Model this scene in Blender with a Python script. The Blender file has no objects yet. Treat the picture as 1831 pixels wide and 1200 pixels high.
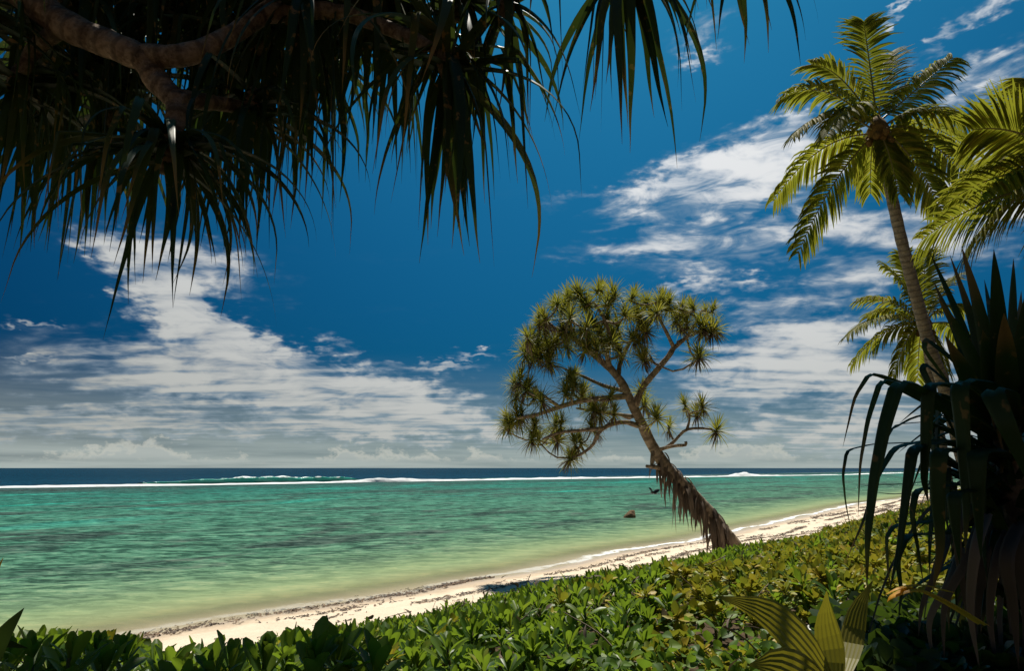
import bpy, math, random
import numpy as np
from mathutils import Vector, Matrix
random.seed(7); np.random.seed(7)
R = math.radians
SC = bpy.context.scene
COL = SC.collection

# ------------------------------------------------------------------ camera
CAM_H, PITCH, F = 3.6, R(11.0), 1220.0
cam_d = bpy.data.cameras.new('camera'); cam = bpy.data.objects.new('camera', cam_d); COL.objects.link(cam)
cam_d.sensor_width = 36.0; cam_d.lens = 36.0 * F / 1831.0
cam_d.clip_start = 0.05; cam_d.clip_end = 60000
cam.location = (0, 0, CAM_H); cam.rotation_euler = (R(90) + PITCH, 0, 0)
SC.camera = cam
SC.render.resolution_x, SC.render.resolution_y = 1024, 672
CAM = Vector((0, 0, CAM_H))
def ray(px, py):
    dx, dy = (px - 915.5) / F, (600 - py) / F
    c, s = math.cos(PITCH), math.sin(PITCH)
    return Vector((dx, c - dy * s, s + dy * c))
def at(px, py, depth): return CAM + ray(px, py) * depth

# ------------------------------------------------------------------ node helper
class NT:
    def __init__(s, tree): s.t = tree; s.n = tree.nodes; s.l = tree.links
    def new(s, typ, ins=None, **props):
        nd = s.n.new(typ)
        for k, v in props.items(): setattr(nd, k, v)
        for k, v in (ins or {}).items(): s.set(nd.inputs[k], v)
        return nd
    def set(s, inp, v):
        if hasattr(v, 'bl_idname') and hasattr(v, 'outputs'): s.l.new(v.outputs[0], inp)
        elif hasattr(v, 'is_output'): s.l.new(v, inp)
        else: inp.default_value = v
    def math(s, op, a, b=0.0, c=None, clamp=False):
        nd = s.n.new('ShaderNodeMath'); nd.operation = op; nd.use_clamp = clamp
        s.set(nd.inputs[0], a); s.set(nd.inputs[1], b)
        if c is not None: s.set(nd.inputs[2], c)
        return nd.outputs[0]
    def vmath(s, op, a, b=(0, 0, 0)):
        nd = s.n.new('ShaderNodeVectorMath'); nd.operation = op
        s.set(nd.inputs[0], a)
        if op == 'SCALE': s.set(nd.inputs['Scale'], b)
        else: s.set(nd.inputs[1], b)
        return nd.outputs['Value'] if op in ('LENGTH', 'DOT_PRODUCT') else nd.outputs[0]
    def smooth(s, v, a, b, lo=0.0, hi=1.0):
        nd = s.n.new('ShaderNodeMapRange'); nd.interpolation_type = 'SMOOTHSTEP'
        s.set(nd.inputs[0], v)
        for i, x in zip((1, 2, 3, 4), (a, b, lo, hi)): s.set(nd.inputs[i], x)
        return nd.outputs[0]
    def noise(s, vec, scale=1.0, detail=4.0, rough=0.55, dist=0.0):
        nd = s.n.new('ShaderNodeTexNoise'); s.set(nd.inputs['Vector'], vec)
        nd.inputs['Scale'].default_value = scale; nd.inputs['Detail'].default_value = detail
        nd.inputs['Roughness'].default_value = rough; nd.inputs['Distortion'].default_value = dist
        return nd.outputs[0]
    def mix(s, f, a, b, blend='MIX'):
        nd = s.n.new('ShaderNodeMix'); nd.data_type = 'RGBA'; nd.blend_type = blend; nd.clamp_result = False
        s.set(nd.inputs[0], f); s.set(nd.inputs[6], a); s.set(nd.inputs[7], b)
        return nd.outputs[2]
    def map(s, vec, loc=(0, 0, 0), rot=(0, 0, 0), scale=(1, 1, 1), typ='POINT'):
        nd = s.n.new('ShaderNodeMapping'); nd.vector_type = typ; s.set(nd.inputs[0], vec)
        nd.inputs[1].default_value = loc; nd.inputs[2].default_value = rot; nd.inputs[3].default_value = scale
        return nd.outputs[0]
    def ramp(s, f, stops):
        nd = s.n.new('ShaderNodeValToRGB'); s.set(nd.inputs[0], f)
        e = nd.color_ramp.elements
        while len(e) < len(stops): e.new(0.5)
        for el, (p, c) in zip(e, stops): el.position = p; el.color = (*c, 1)
        return nd.outputs[0]
def srgb(r, g, b, k=1.0):
    f = lambda u: ((u / 255 + .055) / 1.055) ** 2.4 if u > 10 else u / 255 / 12.92
    return (f(r) * k, f(g) * k, f(b) * k)
def c4(c): return (c[0], c[1], c[2], 1.0)

# ------------------------------------------------------------------ sun + sky
SUN_AZ, SUN_EL = R(12), R(64)
SUN_DIR = Vector((math.cos(SUN_EL) * math.sin(SUN_AZ), math.cos(SUN_EL) * math.cos(SUN_AZ), math.sin(SUN_EL)))
sl = bpy.data.lights.new('sun', 'SUN'); sl.energy = 5.0; sl.angle = R(0.53); sl.color = (1.0, 0.94, 0.84)
so = bpy.data.objects.new('sun', sl); COL.objects.link(so)
so.rotation_euler = SUN_DIR.to_track_quat('Z', 'Y').to_euler(); so.location = (30, 8, 50)

def build_world():
    w = bpy.data.worlds.new('World'); SC.world = w; w.use_nodes = True
    t = NT(w.node_tree); t.n.clear()
    out = t.new('ShaderNodeOutputWorld'); bg = t.new('ShaderNodeBackground')
    t.l.new(bg.outputs[0], out.inputs[0])
    sky = t.new('ShaderNodeTexSky', sky_type='NISHITA'); sky.sun_disc = False
    sky.sun_elevation = SUN_EL; sky.sun_rotation = SUN_AZ
    sky.air_density = 1.0; sky.dust_density = 0.35; sky.ozone_density = 2.2; sky.altitude = 0
    co = t.new('ShaderNodeTexCoord').outputs['Generated']
    sx = t.new('ShaderNodeSeparateXYZ', {0: co}); x, y, z = sx.outputs
    az = t.math('ARCTAN2', x, y); el = t.math('ARCSINE', z)
    V0 = t.new('ShaderNodeCombineXYZ', {0: az, 1: el, 2: 0.0}).outputs[0]
    # cloud-deck coordinates: where the view line meets a flat layer of cloud
    iz = t.math('DIVIDE', 1.0, t.math('ADD', t.math('MAXIMUM', z, 0.0), 0.07))
    P = t.new('ShaderNodeCombineXYZ', {0: t.math('MULTIPLY', x, iz), 1: t.math('MULTIPLY', y, iz), 2: 0.0}).outputs[0]
    # ragged edges
    wn = t.n.new('ShaderNodeTexNoise'); t.set(wn.inputs['Vector'], t.map(V0, scale=(9, 20, 1)))
    wn.inputs['Detail'].default_value = 3
    wv = t.vmath('MULTIPLY', t.vmath('SUBTRACT', wn.outputs['Color'], (.5, .5, .5)), (.10, .05, 0))
    V = t.vmath('ADD', V0, wv)
    blobs = [  # px, py, half w, half h, tilt deg, weight
        (520, 690, 400, 62, -6, 1.0), (640, 705, 250, 50, -10, .5), (330, 560, 150, 62, -32, .75), (330, 470, 210, 55, -8, .50), (390, 600, 120, 40, -20, .35),
        (130, 752, 330, 36, 0, .62), (560, 765, 420, 26, 0, .50), (840, 770, 260, 34, 0, .45), (220, 445, 90, 25, 0, .35),
        (1300, 318, 240, 78, 12, .95), (1440, 265, 160, 60, 18, .55), (1090, 350, 130, 22, 6, .40), (1200, 385, 160, 34, 4, .40), (1150, 440, 190, 24, 2, .42),
        (1330, 445, 230, 40, 4, .50), (1225, 515, 75, 20, 8, .85), (1335, 506, 50, 17, 0, .75), (1425, 595, 150, 42, 4, .75),
        (1350, 660, 210, 44, -2, .85), (1500, 700, 300, 55, 0, .55), (1400, 765, 300, 24, 0, .45),
        (1620, 440, 200, 70, 0, .70), (1790, 300, 170, 90, 0, .95), (1760, 140, 120, 48, 14, .62), (1680, 70, 80, 18, 22, .42), (1590, 30, 70, 16, 34, .48), (1750, 20, 90, 26, 10, .40),
        (1390, 225, 90, 26, 4, .45), (1600, 640, 220, 80, 0, .65), (1260, 45, 80, 30, 20, .28), (1250, 105, 60, 20, 10, .28),
        (600, 615, 42, 18, -25, .50), (850, 632, 60, 10, 0, .42), (775, 655, 110, 12, 0, .38), (470, 608, 90, 22, -18, .35),
        (60, 580, 60, 6, 0, .22), (60, 640, 70, 6, 0, .22), (1480, 520, 260, 30, 3, .40), (1300, 560, 200, 20, 0, .28), (1450, 350, 300, 90, 10, .35), (1560, 780, 400, 40, 0, .45), (1180, 620, 160, 14, 0, .25), (1240, 720, 180, 18, 0, .30),
        (250, 690, 260, 40, -4, .35), (300, 520, 170, 60, -30, .30), (420, 650, 200, 45, -14, .45),
    ]
    m = None
    for (px, py, hw, hh, tilt, wgt) in blobs:
        def ae(a, b):
            d = ray(a, b).normalized(); return math.atan2(d.x, d.y), math.asin(d.z)
        a0, e0 = ae(px, py)
        sa = abs(ae(px + hw, py)[0] - ae(px - hw, py)[0]) / 2; se = abs(ae(px, py - hh)[1] - ae(px, py + hh)[1]) / 2
        q = t.map(V, (a0, e0, 0), (0, 0, R(tilt)), (sa, se, 1), 'TEXTURE')
        b = t.smooth(t.vmath('LENGTH', q), 1.35, 0.15, 0.0, wgt * 1.12)
        m = b if m is None else t.math('ADD', m, b)
    # the same scattered fair-weather cloud all round
    gen = t.smooth(t.noise(t.map(P, (3.1, 1.7, 0)), .55, 2, .5), .52, .75, 0, .5)
    behind = t.smooth(t.math('ABSOLUTE', az), .70, .95)
    m = t.math('ADD', m, t.math('MULTIPLY', gen, behind))
    m = t.math('MINIMUM', m, .98)
    Ps = t.map(P, rot=(0, 0, R(-52)), scale=(.55, 1.5, 1))
    n1 = t.noise(Ps, 2.0, 7, .54, .35)
    n2 = t.noise(t.map(V0, scale=(9, 26, 1)), 1.5, 7, .56, .7)
    nn = t.math('ADD', t.math('MULTIPLY', n1, .5), t.math('MULTIPLY', n2, .5))
    amp = t.math('MULTIPLY', t.math('SUBTRACT', nn, .5), 5.0)
    dens = t.smooth(t.math('ADD', m, t.math('MULTIPLY', amp, t.smooth(m, .02, .40, .10, 1.0))), .02, 1.35)
    # bank of small cumulus on the horizon
    cu = t.noise(t.map(V0, scale=(26, 40, 1)), 1.5, 7, .62, .2)
    cuw = t.noise(t.map(V0, scale=(5, 0, 1)), 1.0, 3, .5)
    top = t.math('ADD', t.math('MULTIPLY', t.smooth(cuw, .42, .66), .030), t.math('MULTIPLY', t.math('SUBTRACT', cu, .52), .075))
    for (cx, cw, ch) in [(700, 90, .016), (860, 60, .012), (610, 40, .009), (160, 90, .007), (1080, 60, .006)]:
        a0 = math.atan2((cx - 915.5) / F, 1.03); top = t.math('ADD', top, t.smooth(t.math('ABSOLUTE', t.math('SUBTRACT', az, a0)), cw / F, 0.0, 0.0, ch))
    dcu = t.math('SUBTRACT', top, t.math('ADD', el, -.006))
    cum = t.math('MULTIPLY', t.smooth(dcu, -.002, .012), t.smooth(el, .004, .018))
    # colours
    skc = t.mix(1.0, t.new('ShaderNodeGamma', {0: sky.outputs[0], 1: 1.0}), (SKY_T[0], SKY_T[1], SKY_T[2], 1), 'MULTIPLY')
    # polarising darkening is a property of the clear sky 90 deg from the sun
    ca = t.vmath('DOT_PRODUCT', co, tuple(SUN_DIR))
    pol = t.math('SUBTRACT', 1.0, t.math('MULTIPLY', t.math('SUBTRACT', 1.0, t.math('MULTIPLY', ca, ca)), SKY_POL))
    skc = t.mix(1.0, skc, t.new('ShaderNodeCombineColor', {0: t.math('POWER', pol, 2.6), 1: t.math('POWER', pol, 1.6), 2: t.math('POWER', pol, 1.15)}), 'MULTIPLY')
    fwd = t.smooth(ca, .25, .95)
    K = 0.86 / SKY_S
    lit = t.mix(fwd, c4(srgb(170, 172, 166, K)), c4(srgb(242, 243, 244, K)))
    thick = t.smooth(t.math('ADD', dens, t.math('MULTIPLY', t.math('SUBTRACT', n1, .5), .9)), .15, .80)
    ccol = t.mix(thick, c4(srgb(165, 180, 192, K)), lit)
    veil = t.math('ADD', t.smooth(el, .17, .0, 0, .60), t.smooth(el, .06, .0, 0, .34))
    vn = t.noise(t.map(V0, scale=(3, 60, 1)), 1.3, 5, .6)
    veil = t.math('MULTIPLY', veil, t.smooth(vn, .25, .7, .55, 1.0))
    skc = t.mix(veil, skc, c4(srgb(172, 182, 178, K)))
    c = t.mix(t.math('MULTIPLY', dens, .93), skc, ccol)
    cucol = t.mix(t.smooth(dcu, .0, .016), c4(srgb(214, 211, 196, K)), c4(srgb(172, 179, 175, K)))
    c = t.mix(t.math('MULTIPLY', cum, .8), c, cucol)
    t.l.new(c, bg.inputs[0]); bg.inputs[1].default_value = SKY_S
SKY_S = 0.10
SKY_T = (0.12, 0.72, 0.76); SKY_POL = 0.90
build_world()
SC.view_settings.view_transform = 'Standard'; SC.view_settings.look = 'None'
SC.view_settings.exposure = 0.28; SC.view_settings.gamma = 1.0
SC.render.engine = 'CYCLES'

# ------------------------------------------------------------------ object helpers
def tag(o, label=None, cat=None, group=None, kind=None):
    if label: o['label'] = label
    if cat: o['category'] = cat
    if group: o['group'] = group
    if kind: o['kind'] = kind
    return o
def empty(name, loc):
    o = bpy.data.objects.new(name, None); COL.objects.link(o); o.location = loc; o.empty_display_size = .2
    return o
def make_mesh(name, v, f, mat=None, smooth=True, attrs=None):
    me = bpy.data.meshes.new(name)
    v = np.asarray(v, dtype=np.float32); 
    if isinstance(f, np.ndarray):
        n, k = f.shape
        me.vertices.add(len(v)); me.vertices.foreach_set('co', v.ravel())
        me.loops.add(n * k); me.loops.foreach_set('vertex_index', f.astype(np.int32).ravel())
        me.polygons.add(n); me.polygons.foreach_set('loop_start', np.arange(0, n * k, k, dtype=np.int32))
        try: me.polygons.foreach_set('loop_total', np.full(n, k, dtype=np.int32))
        except Exception: pass
    else:
        me.from_pydata(v.tolist(), [], f)
    if smooth: me.polygons.foreach_set('use_smooth', np.ones(len(me.polygons), dtype=bool))
    for an, av in (attrs or {}).items():
        a = me.attributes.new(an, 'FLOAT', 'POINT'); a.data.foreach_set('value', np.asarray(av, dtype=np.float32))
    me.update(calc_edges=True); me.validate()
    if mat: me.materials.append(mat)
    return me
def obj(name, me, parent=None, loc=(0, 0, 0), rot=(0, 0, 0), scale=1.0):
    o = bpy.data.objects.new(name, me); COL.objects.link(o)
    if parent is not None: o.parent = parent
    o.location = loc; o.rotation_euler = rot; o.scale = (scale,) * 3 if not hasattr(scale, '__len__') else scale
    return o
def wpart(name, me, root): return obj(name, me, root, -Vector(root.location))     # mesh in world coordinates
class MB:
    def __init__(s): s.v = []; s.f = []; s.a = []
    def add(s, v, f, a=0.0):
        o = len(s.v); s.v += [tuple(p) for p in v]; s.f += [tuple(i + o for i in q) for q in f]; s.a += [a] * len(v)
    def mesh(s, name, mat, smooth=True): return make_mesh(name, s.v, s.f, mat, smooth, {'rnd': s.a})
def catmull(pts, n):
    pts = [Vector(p) for p in pts]; P = [pts[0] * 2 - pts[1]] + pts + [pts[-1] * 2 - pts[-2]]
    out = []; m = len(pts) - 1
    for k in range(n + 1):
        u = k / n * m; i = min(int(u), m - 1); t = u - i
        a, b, c, d = P[i:i + 4]
        out.append(.5 * ((2 * b) + (c - a) * t + (2 * a - 5 * b + 4 * c - d) * t * t + (3 * b - a - 3 * c + d) * t ** 3))
    return out
def tube(pts, rad, seg=8, wob=0.0, cap=True):
    """rings along a path; rad list"""
    v = []; f = []; n = len(pts); prev = None
    for i, p in enumerate(pts):
        T = (pts[min(i + 1, n - 1)] - pts[max(i - 1, 0)]).normalized()
        if prev is None: prev = T.orthogonal().normalized()
        prev = (prev - T * prev.dot(T)).normalized(); B = T.cross(prev)
        for k in range(seg):
            a = 2 * math.pi * k / seg; r = rad[i] * (1 + random.uniform(-wob, wob))
            v.append(p + (prev * math.cos(a) + B * math.sin(a)) * r)
    for i in range(n - 1):
        for k in range(seg):
            f.append((i * seg + k, i * seg + (k + 1) % seg, (i + 1) * seg + (k + 1) % seg, (i + 1) * seg + k))
    if cap: f.append(tuple(range((n - 1) * seg, n * seg))); f.append(tuple(reversed(range(seg))))
    return v, f
def strap(pts, widths, fold=.25, across=3, side0=None, twist=0.0):
    """a folded leaf blade along a path"""
    v = []; f = []; n = len(pts); side = side0
    for i, p in enumerate(pts):
        T = (pts[min(i + 1, n - 1)] - pts[max(i - 1, 0)])
        T = T.normalized() if T.length > 1e-9 else Vector((0, 0, 1))
        if side is None:
            side = T.cross(Vector((0, 0, 1)))
            if side.length < .05: side = Vector((0, 1, 0))
        side = (side - T * side.dot(T)).normalized()
        s2 = Matrix.Rotation(twist * i / n, 3, T) @ side if twist else side
        N = s2.cross(T)
        for k in range(across):
            u = -1 + 2 * k / (across - 1)
            if across == 3: lift = abs(u) * fold
            elif across == 5: lift = (0, fold * .9, 0, fold * .9, 0)[k]
            else: lift = fold * (k % 2)
            v.append(p + s2 * (u * widths[i]) + N * (lift * widths[i]))
    for i in range(n - 1):
        for k in range(across - 1):
            f.append((i * across + k, i * across + k + 1, (i + 1) * across + k + 1, (i + 1) * across + k))
    return v, f

# ------------------------------------------------------------------ materials
def mat(name):
    m = bpy.data.materials.new(name); m.use_nodes = True
    t = NT(m.node_tree); t.n.clear()
    return m, t, t.new('ShaderNodeOutputMaterial')
def rnd_val(t):
    oi = t.new('ShaderNodeObjectInfo').outputs['Random']
    at_ = t.new('ShaderNodeAttribute', attribute_name='rnd').outputs['Fac']
    return t.math('FRACT', t.math('ADD', oi, at_))
def leaf_mat(name, stops, trans=.3, tcol=(.25, .32, .03), rough=.38, spec=.4, vein=0.0, tipcol=None):
    m, t, out = mat(name)
    r = rnd_val(t)
    geo = t.new('ShaderNodeNewGeometry').outputs['Position']
    n = t.noise(geo, 9.0, 3)
    col = t.ramp(t.math('ADD', t.math('MULTIPLY', r, .8), t.math('MULTIPLY', n, .2)), stops)
    if tipcol:
        tp = t.new('ShaderNodeAttribute', attribute_name='tip').outputs['Fac']
        f = t.smooth(t.math('ADD', tp, t.math('MULTIPLY', t.math('SUBTRACT', r, .5), .5)), .78, 1.05)
        f = t.math('MAXIMUM', f, t.math('MULTIPLY', t.smooth(t.noise(geo, 18, 2), .62, .70), .8))
        col = t.mix(f, col, c4(tipcol))
    bs = t.new('ShaderNodeBsdfPrincipled', {'Base Color': col, 'Roughness': rough, 'Specular IOR Level': spec})
    if vein:
        bm = t.new('ShaderNodeBump', {'Height': t.noise(geo, 60, 2), 'Strength': .4, 'Distance': vein}); t.l.new(bm.outputs[0], bs.inputs['Normal'])
    tr = t.new('ShaderNodeBsdfTranslucent', {'Color': t.mix(.6, col, c4(tcol))})
    mx = t.new('ShaderNodeMixShader', {0: trans, 1: bs.outputs[0], 2: tr.outputs[0]})
    t.l.new(mx.outputs[0], out.inputs[0])
    return m
def bark_mat(name, a, b, ring=0.0, scale=6.0, bump=.02):
    m, t, out = mat(name)
    geo = t.new('ShaderNodeNewGeometry').outputs['Position']
    n = t.noise(geo, scale, 6, .65, .3); n2 = t.noise(geo, scale * 6, 4, .6)
    col = t.mix(t.smooth(t.math('ADD', t.math('MULTIPLY', n, .6), t.math('MULTIPLY', n2, .4)), .35, .65), c4(a), c4(b))
    h = t.math('ADD', n, t.math('MULTIPLY', n2, .35))
    if ring:
        at_ = t.new('ShaderNodeAttribute', attribute_name='len').outputs['Fac']
        w = t.math('SINE', t.math('MULTIPLY', t.math('ADD', at_, t.math('MULTIPLY', n, .25 / ring * 2)), ring * 6.283))
        h = t.math('ADD', h, t.math('MULTIPLY', w, .35))
        col = t.mix(t.smooth(w, .35, .95, 0, .5), col, c4(tuple(x * .4 for x in a)))
    bm = t.new('ShaderNodeBump', {'Height': h, 'Strength': .9, 'Distance': bump})
    bs = t.new('ShaderNodeBsdfPrincipled', {'Base Color': col, 'Roughness': .85, 'Specular IOR Level': .2, 'Normal': bm.outputs[0]})
    t.l.new(bs.outputs[0], out.inputs[0])
    return m

M = {}
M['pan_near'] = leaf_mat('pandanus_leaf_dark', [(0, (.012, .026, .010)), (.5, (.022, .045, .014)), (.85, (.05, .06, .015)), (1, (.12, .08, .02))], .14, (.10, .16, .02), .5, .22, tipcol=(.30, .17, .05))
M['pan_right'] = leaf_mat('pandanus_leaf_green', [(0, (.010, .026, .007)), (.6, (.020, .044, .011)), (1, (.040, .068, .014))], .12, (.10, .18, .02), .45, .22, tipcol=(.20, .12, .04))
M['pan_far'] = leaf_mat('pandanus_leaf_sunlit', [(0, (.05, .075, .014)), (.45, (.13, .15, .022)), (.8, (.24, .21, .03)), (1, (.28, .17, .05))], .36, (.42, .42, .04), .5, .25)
M['pan_dead'] = leaf_mat('dead_leaf', [(0, (.06, .045, .035)), (.5, (.14, .105, .08)), (1, (.26, .20, .155))], .10, (.3, .2, .1), .8, .15)
M['orange'] = leaf_mat('dying_leaf', [(0, (.62, .30, .02)), (1, (.72, .42, .03))], .45, (.9, .5, .03), .5, .3)
M['palm'] = leaf_mat('palm_leaflet', [(0, (.045, .065, .012)), (.5, (.10, .115, .016)), (.8, (.20, .17, .022)), (1, (.32, .20, .04))], .42, (.42, .44, .03), .6, .06, tipcol=(.32, .22, .05))
M['rachis'] = leaf_mat('palm_rachis', [(0, (.22, .18, .05)), (1, (.30, .24, .08))], .0, (.3, .3, .05), .5, .4)
M['naupaka'] = leaf_mat('beach_shrub_leaf', [(0, (.030, .072, .008)), (.5, (.065, .130, .012)), (.88, (.14, .20, .018)), (.96, (.34, .27, .03)), (1, (.20, .12, .04))], .38, (.34, .50, .03), .40, .32)
M['vine'] = leaf_mat('ground_vine_leaf', [(0, (.04, .085, .010)), (.35, (.10, .16, .015)), (.65, (.21, .24, .02)), (.85, (.42, .33, .03)), (.95, (.40, .24, .035)), (1, (.22, .11, .04))], .32, (.40, .38, .03), .5, .25)
M['round'] = leaf_mat('round_vine_leaf', [(0, (.04, .09, .010)), (.6, (.08, .15, .014)), (.9, (.14, .21, .02)), (1, (.30, .26, .03))], .35, (.28, .44, .03), .5, .22)
M['seedling'] = leaf_mat('seedling_leaf', [(0, (.12, .125, .012)), (1, (.19, .16, .016))], .30, (.5, .44, .03), .42, .4)
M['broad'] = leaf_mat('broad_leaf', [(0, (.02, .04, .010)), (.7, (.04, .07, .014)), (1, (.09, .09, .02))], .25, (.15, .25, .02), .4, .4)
M['bark_pan'] = bark_mat('pandanus_bark', (.09, .058, .034), (.30, .215, .14), 10.0, 9, .022)
M['bark_tree'] = bark_mat('weathered_bark', (.15, .11, .075), (.36, .28, .20), 3.0, 3, .02)
M['bark_palm'] = bark_mat('palm_bark', (.20, .155, .12), (.40, .32, .25), 6.0, 6, .02)
M['stem'] = bark_mat('green_stem', (.08, .09, .03), (.16, .15, .05), 0, 20, .004)
M['husk'] = bark_mat('coconut_husk', (.10, .06, .02), (.26, .15, .05), 0, 12, .01)

# ------------------------------------------------------------------ coast geometry
def on_sea(px, py):
    d = ray(px, py); k = -CAM_H / d.z; return Vector((d.x * k, d.y * k))
shore_px = [(247, 1138), (366, 1118), (508, 1091), (620, 1081), (735, 1060), (835, 1040), (935, 1026), (1000, 1017), (1060, 997), (1125, 986),
            (1191, 975), (1263, 965), (1326, 948), (1388, 935), (1460, 919), (1498, 910), (1544, 900), (1614, 893)]
sp = [on_sea(*p) for p in shore_px]
O = sp[0]; T2 = (sp[-1] - sp[0]).normalized(); N2 = Vector((T2.y, -T2.x))         # N2 points inland
ss = np.array([(p - O).dot(T2) for p in sp]); oo = np.array([(p - O).dot(N2) for p in sp])
_sx = np.linspace(-60, 400, 1841); _oy = np.interp(_sx, ss, oo)
_k = np.hanning(33); _k /= _k.sum(); _oy = np.convolve(np.pad(_oy, 16, 'edge'), _k, 'valid')
def shore_off(s): return np.interp(s, _sx, _oy)
def sd(x, y):
    """along-shore s and inland distance i of world points"""
    rx, ry = np.asarray(x) - O.x, np.asarray(y) - O.y
    s = rx * T2.x + ry * T2.y; return s, rx * N2.x + ry * N2.y - shore_off(s)
def xy(s, i):
    n = i + shore_off(s); return O.x + s * T2.x + n * N2.x, O.y + s * T2.y + n * N2.y
def vnoise(x, y, seed=0):
    x = np.asarray(x, float); y = np.asarray(y, float)
    r = 0
    if seed not in _VN:
        rs = np.random.RandomState(seed); _VN[seed] = [(rs.uniform(0, 6.28), rs.uniform(0, 6.28), rs.uniform(0, 6.28)) for _ in range(7)]
    for k, (a, ph, ph2) in enumerate(_VN[seed]):
        fq = 1.0 * (1.55 ** k) * .5
        r = r + np.sin(fq * (x * math.cos(a) + y * math.sin(a)) + ph + 1.3 * np.sin(fq * .7 * (y * math.cos(a) - x * math.sin(a)) + ph2)) / (1.45 ** k)
    return r / 2.6
_VN = {}
I_H = [(-30000, -40), (-400, -14), (-170, -9), (-140, -1.1), (-110, -1.3), (-40, -1.6), (-12, -.9), (-3, -.24), (0, 0), (2, .20), (5, .55), (7, .85), (8, 1.0), (10, 1.5), (13, 2.05), (16, 2.12), (60, 2.3), (30000, 2.3)]
_ii = np.array([a for a, b in I_H], float); _hh = np.array([b for a, b in I_H], float)
def height(s, i):
    h = np.interp(i, _ii, _hh)
    k = np.clip((np.asarray(i) - 1) / 6, 0, 1)
    return h + k * .07 * vnoise(s * .8, np.asarray(i) * .8, 3) + np.clip((np.asarray(i)-.4) / 2, 0, 1) * .012 * vnoise(s * 4, np.asarray(i) * 4, 4)
def gz(x, y):
    s, i = sd(x, y); return float(height(s, i))
def hit(px, py, zoff=0.0):
    d = ray(px, py); t = .6 * 1.006 ** np.arange(1000)
    s, i = sd(d.x * t, d.y * t); k = np.argmax(CAM_H + d.z * t < height(s, i) + zoff)
    return CAM + d * float(t[k]), float(t[k])
def spaced(lo, hi, fine, n):
    """points denser near zero"""
    k = math.asinh(hi / fine); j = math.asinh(-lo / fine)
    return fine * np.sinh(np.linspace(-j, k, n))
def grid(S, I, zf):
    s, i = np.meshgrid(S, I, indexing='ij'); x, y = xy(s, i); z = zf(s, i)
    v = np.stack([x, y, z], -1).reshape(-1, 3); a, b = s.shape
    id_ = np.arange(a * b).reshape(a, b)
    f = np.stack([id_[:-1, :-1], id_[:-1, 1:], id_[1:, 1:], id_[1:, :-1]], -1).reshape(-1, 4)
    return v, f, s.ravel(), i.ravel()

def build_ground():
    m, t, out = mat('beach_sand')
    geo = t.new('ShaderNodeNewGeometry').outputs['Position']
    inl = t.new('ShaderNodeAttribute', attribute_name='inland').outputs['Fac']
    n1 = t.noise(geo, .9, 6, .6); n2 = t.noise(geo, 14, 6, .65); n3 = t.noise(geo, 160, 3, .6)
    mot = t.math('ADD', t.math('MULTIPLY', n1, .5), t.math('MULTIPLY', n2, .5))
    dry = t.mix(t.smooth(mot, .3, .7), c4((.62, .50, .365)), c4((.78, .66, .50)))
    dry = t.mix(t.smooth(n3, .58, .75, 0, .5), dry, c4((.38, .29, .20)))
    wet = t.mix(t.smooth(n2, .35, .65), c4((.43, .33, .22)), c4((.52, .41, .29)))
    wl = t.math('ADD', inl, t.math('MULTIPLY', t.math('SUBTRACT', n1, .5), 1.6))
    wf = t.smooth(wl, 1.9, .7)
    col = t.mix(wf, dry, wet)
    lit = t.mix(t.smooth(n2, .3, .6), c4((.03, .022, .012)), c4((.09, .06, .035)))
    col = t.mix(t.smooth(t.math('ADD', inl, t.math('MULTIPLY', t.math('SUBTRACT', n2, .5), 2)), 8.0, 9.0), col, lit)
    h = t.math('ADD', t.math('MULTIPLY', n2, .05), t.math('MULTIPLY', n3, .006))
    bm = t.new('ShaderNodeBump', {'Height': h, 'Strength': 1.0, 'Distance': .55})
    t.set(bm.inputs['Strength'], t.smooth(wl, .4, 2.2, .12, 1.0))
    bs = t.new('ShaderNodeBsdfPrincipled', {'Base Color': col, 'Roughness': t.smooth(wl, .3, 1.2, .35, .92), 'Specular IOR Level': t.smooth(wl, .3, 1.2, .4, .1), 'Normal': bm.outputs[0]})
    t.l.new(bs.outputs[0], out.inputs[0])
    S = spaced(-25000, 25000, 9, 420) + 12; I = np.concatenate([-spaced(0, 25000, 4, 60)[::-1][:-1], np.linspace(0, 17, 90), 17 + spaced(0, 25000, 6, 40)[1:]])
    v, f, s, i = grid(S, I, height)
    tag(obj('beach', make_mesh('beach', v, f, m, True, {'inland': i, 'along': s})), kind='structure')

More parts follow.
